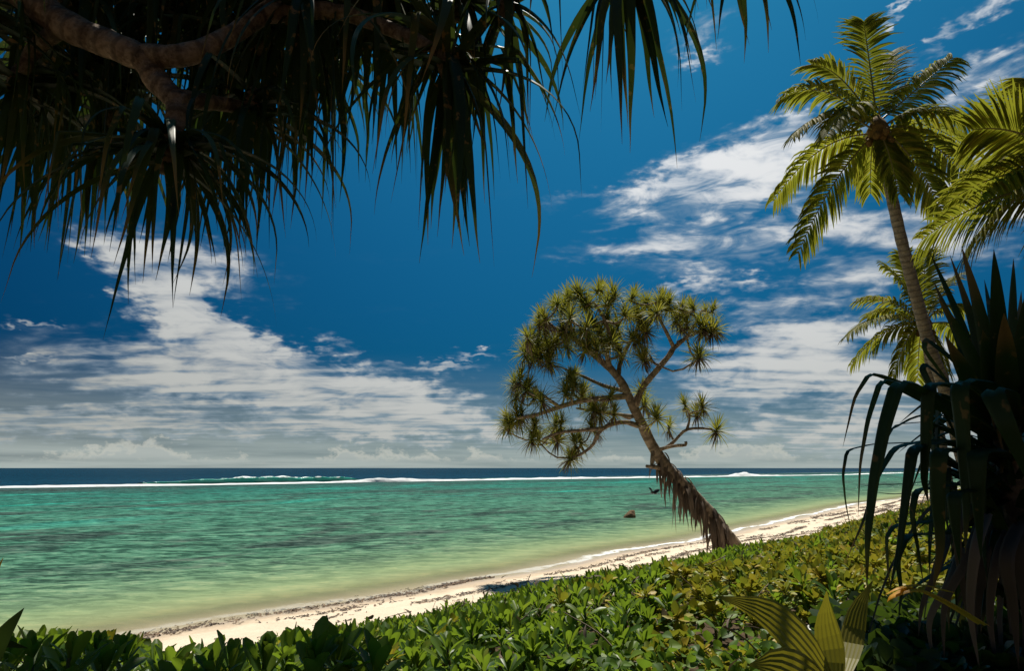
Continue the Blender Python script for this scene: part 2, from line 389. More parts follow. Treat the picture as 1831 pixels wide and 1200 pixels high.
def foam_col(t): return (.86, .87, .86)
def build_sea():
    m, t, out = mat('lagoon_water')
    geo = t.new('ShaderNodeNewGeometry').outputs['Position']
    d = t.new('ShaderNodeAttribute', attribute_name='off').outputs['Fac']
    al = t.new('ShaderNodeAttribute', attribute_name='along').outputs['Fac']
    SD = t.new('ShaderNodeCombineXYZ', {0: al, 1: d, 2: 0.0}).outputs[0]
    nb = t.noise(t.map(SD, scale=(.02, .05, 1)), 1, 6, .6, .6)
    nm = t.noise(t.map(SD, scale=(.09, .22, 1)), 1, 7, .65, .8)
    dd = t.math('ADD', d, t.math('MULTIPLY', t.math('SUBTRACT', nm, .5), t.smooth(d, 0, 60, 2.0, 26.0)))
    lg = t.math('DIVIDE', t.math('LOGARITHM', t.math('ADD', t.math('MAXIMUM', dd, 0.0), 1.0), 10.0), 2.6)   # log scale: 1+d from 1 to 400 m
    P = lambda x: math.log10(1 + x) / 2.6
    col = t.ramp(lg, [(0, (.44, .43, .28)), (P(2), (.33, .36, .18)), (P(4), (.205, .28, .14)), (P(7), (.13, .23, .13)), (P(12), (.080, .20, .125)),
                      (P(45), (.055, .20, .14)), (P(85), (.028, .175, .135)), (P(118), (.030, .095, .085)), (P(136), (.026, .08, .085)), (P(150), (.004, .046, .085)), (P(330), (.0015, .034, .066))])
    # coral heads and weed on the lagoon floor, and bright sand gaps
    reef = t.math('MULTIPLY', t.smooth(t.math('ADD', t.math('MULTIPLY', nm, .65), t.math('MULTIPLY', nb, .35)), .48, .57), t.math('MULTIPLY', t.smooth(d, 4, 13), t.smooth(d, 140, 120)))
    ns = t.noise(t.map(SD, (3, 9, 0), scale=(.30, .55, 1)), 1, 5, .65, .9)
    reef = t.math('MAXIMUM', reef, t.math('MULTIPLY', t.math('MULTIPLY', t.smooth(ns, .55, .64), .7), t.math('MULTIPLY', t.smooth(d, 4, 10), t.smooth(d, 130, 90))))
    col = t.mix(t.math('MULTIPLY', reef, .75), col, c4((.045, .062, .058)))
    sand = t.math('MULTIPLY', t.smooth(t.noise(t.map(SD, (7, 3, 0), scale=(.03, .10, 1)), 1, 5, .6, .5), .56, .68), t.math('MULTIPLY', t.smooth(d, 25, 50), t.smooth(d, 115, 90)))
    col = t.mix(t.math('MULTIPLY', sand, .85), col, c4((.03, .36, .27)))
    # waves
    w1 = t.noise(t.map(geo, rot=(0, 0, R(-8)), scale=(.5, 1.0, 1)), 1.3, 6, .66, .5)
    w2 = t.noise(t.map(geo, rot=(0, 0, R(12)), scale=(.10, .30, 1)), 1.0, 4, .55, .3)
    w3 = t.noise(t.map(geo, scale=(.5, 1, 1)), 4.0, 3, .6)
    h = t.math('ADD', t.math('MULTIPLY', w1, .30), t.math('ADD', t.math('MULTIPLY', w2, .9), t.math('MULTIPLY', w3, .035)))
    bm = t.new('ShaderNodeBump', {'Height': h, 'Strength': t.smooth(d, 0, 14, .18, 1.0), 'Distance': 1.0})
    # ripple shading painted into the water colour: darkened troughs, brightened crests
    rip_shade = t.math('ADD', t.math('MULTIPLY', w1, .58), t.math('ADD', t.math('MULTIPLY', w2, .14), t.math('MULTIPLY', w3, .28)))
    col = t.mix(t.math('MULTIPLY', t.smooth(rip_shade, .52, .445), t.smooth(d, 1.5, 11, .15, .9)), col, t.mix(1.0, col, c4((.20, .27, .29)), 'MULTIPLY'))
    col = t.mix(t.math('MULTIPLY', t.smooth(rip_shade, .52, .60), t.smooth(d, 1.5, 11, .12, .8)), col, t.mix(1.0, col, c4((2.3, 1.7, 1.7)), 'MULTIPLY'))
    # foam at the edge of the swash and a few flecks
    fn = t.noise(geo, 1.9, 6, .7, 1.0); fb = t.noise(t.map(SD, scale=(.22, .5, 1)), 1, 3, .5)
    edge = t.math('ADD', d, t.math('MULTIPLY', t.math('SUBTRACT', fb, .5), 2.2))
    lace = t.math('MULTIPLY', t.smooth(edge, .95, .25), t.smooth(edge, -.15, .15))
    foam = t.math('MULTIPLY', t.smooth(t.math('ADD', fn, t.math('MULTIPLY', lace, .36)), .70, .86), lace)
    foam = t.math('MULTIPLY', foam, t.smooth(al, 8, 26, .15, 1.0))
    wash = t.math('MULTIPLY', t.smooth(d, 141, 137), t.smooth(t.math('ADD', d, t.math('MULTIPLY', t.math('SUBTRACT', nm, .5), 14)), 131, 139))
    foam = t.math('MAXIMUM', foam, t.math('MULTIPLY', wash, t.smooth(fn, .45, .7)))
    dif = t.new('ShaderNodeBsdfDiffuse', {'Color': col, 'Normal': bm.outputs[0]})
    glo = t.new('ShaderNodeBsdfGlossy', {'Color': (1, 1, 1, 1), 'Roughness': .12, 'Normal': bm.outputs[0]})
    fr = t.math('MULTIPLY', t.new('ShaderNodeFresnel', {'IOR': 1.33, 'Normal': bm.outputs[0]}), .13)   # seen through a polariser
    wat = t.new('ShaderNodeMixShader', {0: fr, 1: dif.outputs[0], 2: glo.outputs[0]})
    tr = t.new('ShaderNodeBsdfTransparent', {0: (.97, .99, .96, 1)})
    a = t.smooth(d, -.2, 3.6, .08, 1.0)
    w = t.new('ShaderNodeMixShader', {0: a, 1: tr.outputs[0], 2: wat.outputs[0]})
    fo = t.new('ShaderNodeBsdfPrincipled', {'Base Color': c4((.84, .85, .83)), 'Roughness': .8})
    mx = t.new('ShaderNodeMixShader', {0: foam, 1: w.outputs[0], 2: fo.outputs[0]})
    t.l.new(mx.outputs[0], out.inputs[0])
    S = spaced(-25000, 25000, 9, 420) + 12; I = np.concatenate([-spaced(0, 28000, 3, 200)[::-1], [.15, .4, .8]])
    def sw(s, i): return np.where(i < -1, .05 * vnoise(s * .25, i * .5, 11) * np.clip((-i - 1) / 10, 0, 1) * np.clip(300 / (np.abs(i) + 1), 0, 1), .0) + .012
    v, f, s, i = grid(S, I, sw)
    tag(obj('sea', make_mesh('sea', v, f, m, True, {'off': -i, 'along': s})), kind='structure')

reef_px = [(0, 873), (150, 871), (300, 869), (450, 866.5), (660, 862.5), (820, 860), (1000, 857), (1200, 854), (1400, 851), (1500, 849.8)]
def build_breakers():
    m, t, out = mat('surf_foam')
    geo = t.new('ShaderNodeNewGeometry').outputs['Position']
    n = t.noise(geo, 1.2, 6, .7)
    bm = t.new('ShaderNodeBump', {'Height': n, 'Strength': 1.0, 'Distance': .4})
    bs = t.new('ShaderNodeBsdfPrincipled', {'Base Color': t.mix(n, c4((.78, .81, .81)), c4((.90, .91, .90))), 'Roughness': .85, 'Normal': bm.outputs[0]})
    t.l.new(bs.outputs[0], out.inputs[0])
    rp = [on_sea(*p) for p in reef_px]; q = [sd(p.x, p.y) for p in rp]
    rs = np.array([float(a) for a, b in q]); ri = np.array([float(b) for a, b in q])
    def ridge(name, s0, s1, n, hf, wf, material, ioff=0.0, prof=None):
        S = np.linspace(s0, s1, n); prof = prof or [(-1, 0), (-.7, .45), (-.4, .8), (0, 1), (.3, .75), (.6, .35), (1, 0)]
        v = []; k = len(prof)
        for s in S:
            ic = np.interp(s, rs, ri, left=ri[0], right=ri[-1]) + ioff + .8 * vnoise(s * .12, 0, 5)
            hh = hf(s); ww = wf(s)
            for j, (a, b) in enumerate(prof):
                x, y = xy(s, ic + a * ww + .3 * vnoise(s * 1.1, j * 3, 8))
                v.append((x, y, -.12 + (b * hh * (1 + .22 * vnoise(s * 1.3, j * 2.0, 9)) + .12 if b > 0 else 0)))
        f = [(a * k + b, a * k + b + 1, (a + 1) * k + b + 1, (a + 1) * k + b) for a in range(n - 1) for b in range(k - 1)]
        return tag(obj(name, make_mesh(name, v, f, material)), kind='structure')
    s_at = lambda px: float(np.interp(px, [p[0] for p in reef_px], rs))
    bump = lambda s, px, w: math.exp(-((s - s_at(px)) / w) ** 2)
    def h(s): return max(.05, .34 + .24 * float(vnoise(s * .05, 1, 21)) + .16 * float(vnoise(s * .3, 5, 25)) + 1.2 * bump(s, 1318, 9) + .65 * bump(s, 690, 9) + .25 * bump(s, 900, 40))
    ridge('surf', rs[0] - 90, rs[-1] + 400, 900, h, lambda s: 1.7 + .9 * float(vnoise(s * .08, 2, 22)), m)
    # unbroken wave standing up behind the surf
    mw, t, out = mat('wave_face')
    geo = t.new('ShaderNodeNewGeometry').outputs['Position']
    sep = t.new('ShaderNodeSeparateXYZ', {0: geo}).outputs[2]
    n = t.noise(geo, .9, 5, .65); n2 = t.noise(t.map(geo, scale=(1, 1, .3)), 2.0, 4, .6)
    col = t.mix(t.smooth(sep, .1, 1.2), c4((.010, .085, .085)), c4((.03, .26, .20)))
    fo = t.smooth(t.math('ADD', t.math('MULTIPLY', sep, .40), t.math('MULTIPLY', n, .7)), .88, 1.0)
    bm = t.new('ShaderNodeBump', {'Height': n2, 'Strength': .8, 'Distance': .3})
    bs = t.new('ShaderNodeBsdfPrincipled', {'Base Color': t.mix(fo, col, c4((.85, .87, .86))), 'Roughness': t.math('ADD', .12, t.math('MULTIPLY', fo, .7)), 'IOR': 1.33, 'Normal': bm.outputs[0]})
    t.l.new(bs.outputs[0], out.inputs[0])
    def hw(s): return .05 + 1.35 * bump(s, 500, 14) + 1.0 * bump(s, 610, 9) + .8 * bump(s, 350, 16) + .55 * bump(s, 900, 22) + .35 * bump(s, 1060, 20)
    ridge('breaking_wave', s_at(260), s_at(1120), 420, hw, lambda s: 3.4, mw, -2.4, [(-1.6, 0), (-1.1, .2), (-.6, .55), (-.2, .9), (.05, 1.0), (.22, .93), (.24, .6), (.2, .3), (.3, 0)])
    # low swells farther out
build_ground(); build_sea(); build_breakers()
# ------------------------------------------------------------------ pandanus leaves
def droop_path(L, e0, droop, kink_t=None, kink=0.0, n=12, curl=0.0, wob=0.0, pw=1.4):
    p = Vector((0, 0, 0)); pts = [p.copy()]; y = 0
    for k in range(n):
        t = (k + .5) / n
        e = e0 - droop * t ** pw
        if kink_t is not None and t > kink_t: e -= kink
        e = max(e, R(-88)) 
        y += wob * random.uniform(-1, 1) + curl * t / n
        p = p + Vector((math.cos(e), y, math.sin(e))).normalized() * (L / n)
        pts.append(p.copy())
    return pts
def strap_widths(n, w, base=.75, taper=1.0, p=1.6):
    out = []
    for k in range(n + 1):
        t = k / n
        u = base + (1 - base) * min(1, t / .15)
        out.append(max(w * u * (1 - t ** p) ** taper, w * .02))
    return out
def strap_mesh(name, pts, w, material, fold=.3, across=3, side0=None, twist=0.0, p=1.6, taper=1.0, base=.75):
    n = len(pts) - 1
    v, f = strap(pts, strap_widths(n, w, base, taper, p), fold, across, side0, twist)
    tip = [i / n for i in range(n + 1) for _ in range(across)]
    return make_mesh(name, v, f, material, True, {'tip': tip, 'rnd': [0.0] * len(v)})
def tube_mesh(name, pts, rad, material, seg=10, wob=0.0):
    v, f = tube(pts, rad, seg, wob)
    L = 0; ln = []
    for i, p in enumerate(pts):
        if i: L += (p - pts[i - 1]).length
        ln += [L] * seg
    return make_mesh(name, v, f, material, True, {'len': ln, 'rnd': [0.0] * len(v)})

# ------------------------------------------------------------------ overhanging pandanus, upper left
def build_overhang():
    D = 3.5
    base = Vector((-3.6, 1.9, 0)); base.z = gz(base.x, base.y) - .05
    root = empty('pandanus_tree', base)
    tag(root, 'dark pandanus with bare ringed branches and long drooping leaves overhanging the sea view', 'tree')
    A = at(262, 105, D)
    trunk = catmull([base, base + Vector((.05, .05, 1.2)), base + Vector((.15, .2, 2.7)), Vector((-3.2, 2.4, 5.7)), at(-120, -110, D + .15)], 18)
    wpart('trunk', tube_mesh('trunk', trunk, [.15 - .045 * i / 18 for i in range(19)], M['bark_pan'], 14, .03), root)
    def br(pxs, r0, r1, n=14):
        pts = catmull([at(*q) if isinstance(q, tuple) else q for q in pxs], n)
        wpart('branch', tube_mesh('branch', pts, [(r0 + (r1 - r0) * i / n) * (1 + .05 * math.sin(i * 2.1)) for i in range(n + 1)], M['bark_pan'], 14, .03), root)
        return pts
    br([(-120, -110, D + .15), (20, -25, D + .1), (120, 45, D + .05), (200, 80, D), (262, 106, D)], .086, .068, 18)
    br([(255, 100, D), (330, 98, D), (400, 70, D + .1), (470, 25, D + .2), (540, -20, D + .3)], .060, .045)
    br([(258, 100, D), (278, 140, D), (312, 175, D - .05), (335, 185, D - .05)], .068, .050, 10)
    br([(318, 175, D - .05), (314, 215, D - .1), (302, 262, D - .15)], .058, .040, 8)
    br([(320, 176, D - .05), (370, 182, D + .1), (430, 190, D + .3)], .050, .035, 8)
    br([(470, 25, D + .2), (600, 20, D + .3), (720, 60, D + .3), (800, 95, D + .2)], .050, .035)
    br([(120, 40, D + .05), (60, 90, D + .2), (40, 130, D + .2)], .05, .03, 8)
    br([(540, -20, D + .3), (760, -110, D + .5), (980, -130, D + .5), (1130, -85, D + .3)], .05, .03)
    br([(980, -130, D + .5), (1180, -190, D + .4), (1300, -150, D + .3)], .04, .03)
    br([(60, 20, D + .05), (160, -60, D + .5), (260, -90, D + .7)], .05, .03, 8)
    br([(470, 25, D + .2), (500, -60, D + .6), (470, -130, D + .9)], .05, .03, 8)
    br([(700, -90, D + .5), (720, -60, D + .7), (690, -50, D + .8)], .04, .03, 8)
    # leaf shapes, shared between the leaves
    V = []
    for k in range(20):
        e0 = R(-15 + 77 * k / 19); L = random.uniform(.80, 1.22)
        kt = random.choice([None, random.uniform(.28, .55)])
        dr = R(random.uniform(70, 130)) if kt is None else R(random.uniform(25, 60))
        pts = droop_path(L, e0, dr, kt, R(random.uniform(55, 95)), 16, random.uniform(-.35, .35), .03)
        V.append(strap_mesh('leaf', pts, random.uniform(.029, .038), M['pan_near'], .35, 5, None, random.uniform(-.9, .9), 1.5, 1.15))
    HV = []
    for k in range(8):
        pts = droop_path(random.uniform(.75, 1.15), R(random.uniform(-60, -20)), R(60), None, 0, 14, random.uniform(-.25, .25), .03, .8)
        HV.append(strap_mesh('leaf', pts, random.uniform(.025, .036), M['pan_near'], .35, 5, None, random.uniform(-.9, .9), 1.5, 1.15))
    UV = []
    for k in range(5):
        pts = droop_path(random.uniform(.5, .85), R(random.uniform(62, 82)), R(random.uniform(20, 90)), None, 0, 12, random.uniform(-.2, .2), .02)
        UV.append(strap_mesh('leaf', pts, random.uniform(.026, .034), M['pan_near'], .35, 5, None, 0, 1.5, 1.15))
    def crown(px, py, d, n, sc=1.0, hang=.35, loose=False, low=False):
        c = at(px, py, d)
        prof = [Vector((0, 0, z)) for z in (-.14, -.06, .02, .09, .14)]
        core = tube_mesh('leaf_crown', prof, [.03, .055, .06, .045, .012], M['bark_pan'], 10, .1)
        if loose:
            mb = MB()
        co = obj('leaf_crown', core, root, c - root.location)
        for k in range(n):
            u = random.random()
            src = random.choice(HV) if u < hang else random.choice(UV) if u > .86 else random.choice(V)
            az = k * 2.39996 + random.uniform(-.3, .3); s = sc * random.uniform(.82, 1.1)
            if low:
                src = random.choice(HV) if u < hang else V[random.randint(0, 9 if math.sin(az) > -.2 else 5)]
            off = Vector((math.cos(az) * .03, math.sin(az) * .03, random.uniform(-.10, .10)))
            if loose:
                mtx = Matrix.Rotation(az, 3, 'Z') * s
                mb.add([mtx @ v.co + off for v in src.vertices], [tuple(p.vertices) for p in src.polygons], random.random())
            else:
                obj('leaf', src, co, off, (random.uniform(-.12, .12), random.uniform(-.12, .12), az), s)
        if loose:
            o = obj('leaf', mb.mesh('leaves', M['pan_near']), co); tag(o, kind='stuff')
    crown(300, 262, D - .15, 62, .84, .40, False, True)
    crown(450, 195, D + .35, 38, .86, .40, False, True)
    crown(545, 0, D + .3, 36, 1.05, .45)
    crown(800, 100, D + .2, 54, 1.05, .42)
    crown(1120, -70, D + .3, 32, 1.0, .5)
    crown(1300, -138, D + .3, 18, .85, .5)
    crown(35, 150, D + .3, 38, .86, .45, False, True)
    crown(905, 0, D + .4, 26, .9, .5)
    for (px, py, d) in [(160, -20, D + .6), (270, -95, D + .7), (470, -130, D + .9), (690, -50, D + .8), (-90, 20, D), (380, 60, D + 1.0), (640, -90, D + .5), (150, 130, D + .9), (560, 90, D + 1.1), (250, 20, D + 1.2), (60, 40, D + .8), (470, 60, D + .8), (340, -20, D + 1.0), (820, 0, D + .7), (200, 190, D + 1.0), (90, 210, D + 1.2), (400, 130, D + 1.2), (700, 40, D + 1.1), (560, -10, D + 1.2)]:
        crown(px, py, d, 46, 1.05, .3, True)

# ------------------------------------------------------------------ leaning pandanus on the beach
def build_leaning():
    bp, bt = hit(1322, 992)
    d0 = bt
    root = empty('leaning_pandanus', bp)
    tag(root, 'leaning pandanus with spiky rosettes and a skirt of dead leaves on the beach', 'tree')
    P = lambda x, y, o=0: at(x, y, d0 + o)
    skel = []                                                        # (point, radius) for attaching twigs
    def limb(name, pxs, r0, r1, n=14, seg=10):
        pts = catmull([P(*q) for q in pxs], n)
        rad = [r0 + (r1 - r0) * i / n for i in range(n + 1)]
        wpart(name, tube_mesh(name, pts, [r * (1 + .06 * math.sin(i * 1.7)) for i, r in enumerate(rad)], M['bark_tree'], seg, .05), root)
        skel.extend((p, r) for p, r in list(zip(pts, rad))[1:]); return pts
    bpx = (1322, 992)
    trunk = catmull([bp - Vector((0, 0, .3)), bp + Vector((0, 0, 0)), P(1285, 940), P(1243, 890), P(1202, 848), P(1170, 803), P(1147, 757), P(1130, 722), P(1112, 685), P(1088, 655)], 40)
    rad = [.42, .40, .36, .32, .29, .275, .26] + [.245 - .125 * i / 33 for i in range(34)]
    wpart('trunk', tube_mesh('trunk', trunk, [r * (1 + .05 * math.sin(i * 1.3)) for i, r in enumerate(rad)], M['bark_tree'], 14, .04), root)
    skel.extend((p, .1) for p in trunk[34:])
    limb('branch', [(1092, 660), (1068, 640, .1), (1035, 612, .2), (1000, 590, .3), (968, 578, .3)], .12, .05)
    limb('branch', [(1090, 657), (1085, 630, -.3), (1090, 600, -.6), (1080, 570, -.8), (1062, 540, -.8)], .10, .04)
    limb('branch', [(1105, 675), (1110, 645, .5), (1125, 615, .9), (1140, 585, 1.1), (1150, 550, 1.2)], .09, .04)
    limb('branch', [(1135, 732), (1148, 695, -.2), (1172, 665, -.3), (1193, 640, -.3), (1206, 620, -.3)], .11, .085)
    limb('branch', [(1205, 622, -.3), (1225, 605, -.2), (1243, 580, -.2), (1255, 555, 0)], .075, .035)
    limb('branch', [(1205, 622, -.3), (1192, 595, -.5), (1180, 570, -.6), (1175, 540, -.6)], .07, .035)
    limb('branch', [(1180, 655, -.3), (1168, 648, -.6), (1162, 635, -.8)], .045, .03, 6)
    limb('branch', [(1212, 612, -.3), (1235, 600, .4), (1252, 590, .6)], .05, .03, 6)
    limb('branch', [(1122, 708), (1085, 712, -.3), (1045, 716, -.6), (1000, 728, -.8), (960, 742, -.9), (925, 748, -.9)], .11, .05)
    limb('branch', [(1000, 728, -.8), (975, 710, -1.1), (955, 695, -1.3)], .06, .035, 8)
    limb('branch', [(1120, 700), (1080, 690, .6), (1040, 672, .9), (1010, 660, 1.0)], .08, .035)
    limb('branch', [(1132, 745), (1095, 740, .6), (1060, 735, .8), (1030, 730, 1.0)], .07, .035, 10)
    limb('branch', [(1140, 762), (1118, 755, -.2), (1090, 760, -.4), (1070, 775, -.6), (1060, 796, -.6), (1040, 812, -.6), (1025, 818, -.6)], .09, .035)
    limb('branch', [(1080, 766, -.5), (1040, 770, -.9), (1000, 774, -1.1), (970, 786, -1.2)], .07, .035, 10)
    limb('branch', [(1170, 806), (1190, 801, -.1), (1205, 790, -.2), (1225, 770, -.3), (1250, 766, -.4), (1272, 768, -.4)], .07, .035)
    limb('branch', [(1228, 769, -.3), (1233, 750, -.3), (1230, 735, -.2)], .045, .03, 6)
    limb('branch', [(1172, 806), (1195, 800, -.3), (1212, 797, -.4), (1226, 796, -.4), (1226, 790, -.4)], .06, .05, 8)
    limb('branch', [(1190, 838), (1172, 836, -.3), (1156, 834, -.5)], .10, .05, 8)
    limb('branch', [(1168, 800), (1166, 820, -.25), (1166, 836, -.3)], .07, .06, 6)
    limb('branch', [(1180, 840), (1180, 856, -.2), (1183, 890, -.2)], .06, .012, 8)
    # rosettes
    rv = []
    def rosette(nl, droopy, dead, up):
        mb = MB()
        for k in range(nl):
            t = (k + .5) / nl; az = k * 2.39996
            e0 = R(88 - up * t + random.uniform(-10, 10)); L = random.uniform(.58, .80) * (.75 + .25 * t)
            pts = droop_path(L, e0, R(droopy * (.3 + t) * random.uniform(.6, 1.4)), None, 0, 5, random.uniform(-.3, .3), .02)
            v, f = strap(pts, strap_widths(5, .021, .8, 1.0, 1.8), .35)
            mt = Matrix.Rotation(az, 3, 'Z')
            mb.add([mt @ p + Vector((0, 0, -.10 * t)) for p in v], f, random.uniform(0, .72) if random.random() > .10 else random.uniform(.9, .99))
        me = mb.mesh('rosette', M['pan_far']); me.materials.append(M['pan_dead'])
        if dead:
            mb2 = MB()
            for k in range(dead):
                pts = droop_path(random.uniform(.4, .65), R(random.uniform(-55, -15)), R(60), None, 0, 5, random.uniform(-.3, .3), .02, .8)
                v, f = strap(pts, strap_widths(5, .020, .8), .35); mt = Matrix.Rotation(random.uniform(0, 6.28), 3, 'Z')
                mb2.add([mt @ p + Vector((0, 0, -.12)) for p in v], f, random.random())
            return me, mb2.mesh('dead_leaves', M['pan_dead'])
        return me, None
    for k in range(12): rv.append(rosette(random.randint(56, 84), random.uniform(18, 60), 18 if k % 3 else 0, random.choice([90, 105, 118])))
    Z = [(460, 150), (630, 110), (820, 150), (900, 180), (1030, 180), (1170, 210), (1240, 230), (1290, 320), (1200, 470), (330, 260), (430, 220), (560, 180), (700, 170), (230, 370), (330, 360), (430, 320),
         (600, 290), (740, 310), (500, 370), (640, 360), (860, 260), (960, 230), (1080, 250), (220, 460), (330, 440), (450, 420), (570, 420), (700, 400), (830, 380), (900, 330), (350, 500), (260, 500), (190, 600),
         (230, 660), (270, 700), (170, 670), (470, 590), (500, 640), (450, 690), (540, 690), (130, 850), (200, 800), (110, 880), (270, 860), (260, 940), (420, 860), (590, 870), (400, 950), (530, 960), (480, 1050), (700, 700),
         (660, 770), (720, 800), (870, 670), (890, 740), (960, 820), (1030, 880), (1120, 750), (1220, 760), (1190, 800), (1300, 890), (900, 470), (760, 470), (600, 770), (640, 800), (1130, 290), (520, 130), (720, 130), (980, 170), (1210, 300),
         (400, 180), (310, 310), (380, 400), (560, 340), (680, 250), (780, 240), (480, 270), (1100, 200), (290, 420), (620, 440)]
    random.shuffle(Z)
    Z += [(a + random.uniform(-35, 35), b + random.uniform(-25, 30)) for (a, b) in Z if b < 520] + [(a + random.uniform(-40, 40), b + random.uniform(-30, 30)) for (a, b) in Z if b > 520 and a < 620]
    twig_from = list(skel)
    for (zx, zy) in sorted(Z, key=lambda q: random.random()):
        px, py = 870 + zx / 3.159, 480 + zy / 3.159 + 6
        dep = random.gauss(0, .9)
        if zy > 640: dep *= .6
        c = P(px, py, dep)
        q, r = min(twig_from, key=lambda s: (s[0] - c).length + max(0, s[0].z - c.z) * .8)
        mid = (q + c) / 2 + Vector((random.uniform(-.12, .12), random.uniform(-.12, .12), random.uniform(-.28, -.05) * min(1.5, (q - c).length)))
        tw = catmull([q, mid, c - Vector((0, 0, .1)), c], 7)
        r0 = min(.045, r * .9)
        wpart('twig', tube_mesh('twig', tw, [r0 + (.026 - r0) * i / 7 for i in range(8)], M['bark_tree'], 6, .06), root)
        twig_from.extend((p, .03) for p in tw[3:6])
        a, b = random.choice(rv); sc = random.uniform(.80, 1.16)
        ax = (c - mid).normalized() * .55 + Vector((0, 0, 1))
        e = ax.to_track_quat('Z', 'Y').to_euler()
        ro = obj('leaf_rosette', a, root, c - root.location, (e.x, e.y, random.uniform(0, 6.28)), sc)
        if b and zy > 250: obj('dead_leaves', b, ro)
    # hanging dead leaves on the lower trunk
    dv = []
    for k in range(8):
        pts = droop_path(random.uniform(.9, 1.5), R(random.uniform(-62, -15)), R(75), None, 0, 7, random.uniform(-.15, .15), .03, .6)
        dv.append(strap_mesh('dead_leaf', pts, random.uniform(.05, .085), M['pan_dead'], .5, 3, None, random.uniform(-.5, .5), 2.2, 1.0))
    for k in range(270):
        u = random.uniform(1.5, 21); i = int(u)
        p = trunk[i].lerp(trunk[i + 1], u - i); r = rad[i]
        a = random.uniform(0, 6.283)
        if random.random() < .30: a = random.uniform(2.2, 4.9)
        off = Vector((math.cos(a), math.sin(a), 0)) * r * .85 + Vector((0, 0, random.uniform(-.1, .2)))
        s = random.uniform(.45, 1.15) * (.75 if u > 17 else 1)
        o = obj('dead_leaf', random.choice(dv), root, p + off - root.location, (random.uniform(-.15, .15), random.uniform(-.15, .15), a), s)
    return bp, d0

# ------------------------------------------------------------------ coconut palms
def frond_mesh(base, tip, ctrl, lf, n=46, hang=.55, roll=0.0, wilt=0.0, ws=1.0):
    """rachis + two rows of folded leaflets along a quadratic curve in world space"""
    path = [base * (1 - t) ** 2 + ctrl * 2 * t * (1 - t) + tip * t * t for t in [k / 24 for k in range(25)]]
    L = sum((path[i + 1] - path[i]).length for i in range(24))
    rac = tube(path, [.028 * (1 - .88 * i / 24) + .003 for i in range(25)], 6)
    mb = MB(); v = []; f = []
    for k in range(n * 2):
        sgn = 1 if k % 2 else -1; t = .10 + .90 * (k // 2 + random.random() * .5) / n
        t = min(t, .995); i = min(int(t * 24), 23); p = path[i].lerp(path[i + 1], t * 24 - i)
        T = (path[i + 1] - path[i]).normalized()
        side = T.cross(Vector((0, 0, 1)))
        if side.length < .1: side = Vector((1, 0, 0))
        side = (Matrix.Rotation(roll, 3, T) @ side.normalized()) * sgn
        up = side.cross(T) * sgn
        ln = lf * float(np.interp(t, [.1, .3, .6, .85, 1], [.5, .95, 1, .82, .5])) * random.uniform(.82, 1.12)
        fw = .35 + .75 * t
        d0 = (side + T * fw + up * .12 + Vector((random.uniform(-.08, .08), random.uniform(-.08, .08), random.uniform(-.08, .08)))).normalized()
        h = hang * random.uniform(.7, 1.3) + (wilt if random.random() < .5 else 0)
        q = [p]; dd = d0.copy(); m_ = 4
        for j in range(m_):
            dd = (dd + Vector((0, 0, -1)) * h * .42 * (j + .6) / m_ * 2).normalized(); q.append(q[-1] + dd * ln / m_)
        w = (.038 + .010 * random.random()) * ws
        a, b = strap(q, [w * .5, w, w * .95, w * .65, w * .08], .45, 3, T)
        mb.add(a, b, random.uniform(0, .8) if random.random() > .06 else .97)
    return rac, mb, L
def build_palm(name, label, base_w, crown_c, trunk_pts, r0, r1, fronds, lf, group, nuts=True, n=46, ws=1.0):
    root = empty(name, base_w); tag(root, label, 'palm tree', group)
    pts = catmull(trunk_pts, 46)
    rad = [(r0 + (r1 - r0) * min(1, i / 40)) * (1.25 - .25 * min(1, i / 5)) * (1.03 if i % 2 else .97) for i in range(47)]
    wpart('trunk', tube_mesh('trunk', pts, rad, M['bark_palm'], 14, .015), root)
    # fibrous crown shaft
    cs = [crown_c + Vector((0, 0, z)) for z in (-.45, -.25, 0, .25, .45)]
    wpart('crown_shaft', tube_mesh('crown_shaft', cs, [r1 * 1.05, r1 * 1.6, r1 * 1.9, r1 * 1.3, r1 * .4], M['husk'], 10, .15), root)
    for fr in fronds:
        tip, rise = fr[0], fr[1]; hang = fr[2] if len(fr) > 2 else .5; roll = fr[3] if len(fr) > 3 else 0; wilt = fr[4] if len(fr) > 4 else .25
        b = crown_c + (tip - crown_c).normalized() * .12 + Vector((0, 0, random.uniform(-.1, .2)))
        ctrl = (b + tip) / 2 + Vector((0, 0, rise))
        rac, mb, L = frond_mesh(b, tip, ctrl, lf, n, hang, roll, wilt, ws)
        fo = wpart('frond', make_mesh('frond', rac[0], rac[1], M['rachis'], True), root)
        tag(obj('leaflets', mb.mesh('leaflets', M['palm']), fo), kind='stuff')
    if nuts:
        for k in range(7):
            a = k * .9 + .4; c = crown_c + Vector((math.cos(a) * r1 * 1.9, math.sin(a) * r1 * 1.9, -.38 + .1 * (k % 3)))
            prof = [Vector((0, 0, z)) for z in (-.13, -.10, -.03, .05, .11, .13)]
            obj('coconut', tube_mesh('coconut', prof, [.015, .06, .10, .095, .05, .015], M['husk'], 9), root, c - root.location)
        # hanging dry sheath and old flower stalks
        for k in range(10):
            a = random.uniform(0, 6.28)
            pts = droop_path(random.uniform(.5, 1.0), R(random.uniform(-20, 40)), R(110), None, 0, 8, random.uniform(-.3, .3), .04)
            o = obj('dry_stalk', strap_mesh('dry_stalk', pts, random.uniform(.015, .035), M['pan_dead'], .4), root, crown_c + Vector((0, 0, -.15)) - root.location, (0, 0, a))
    return root
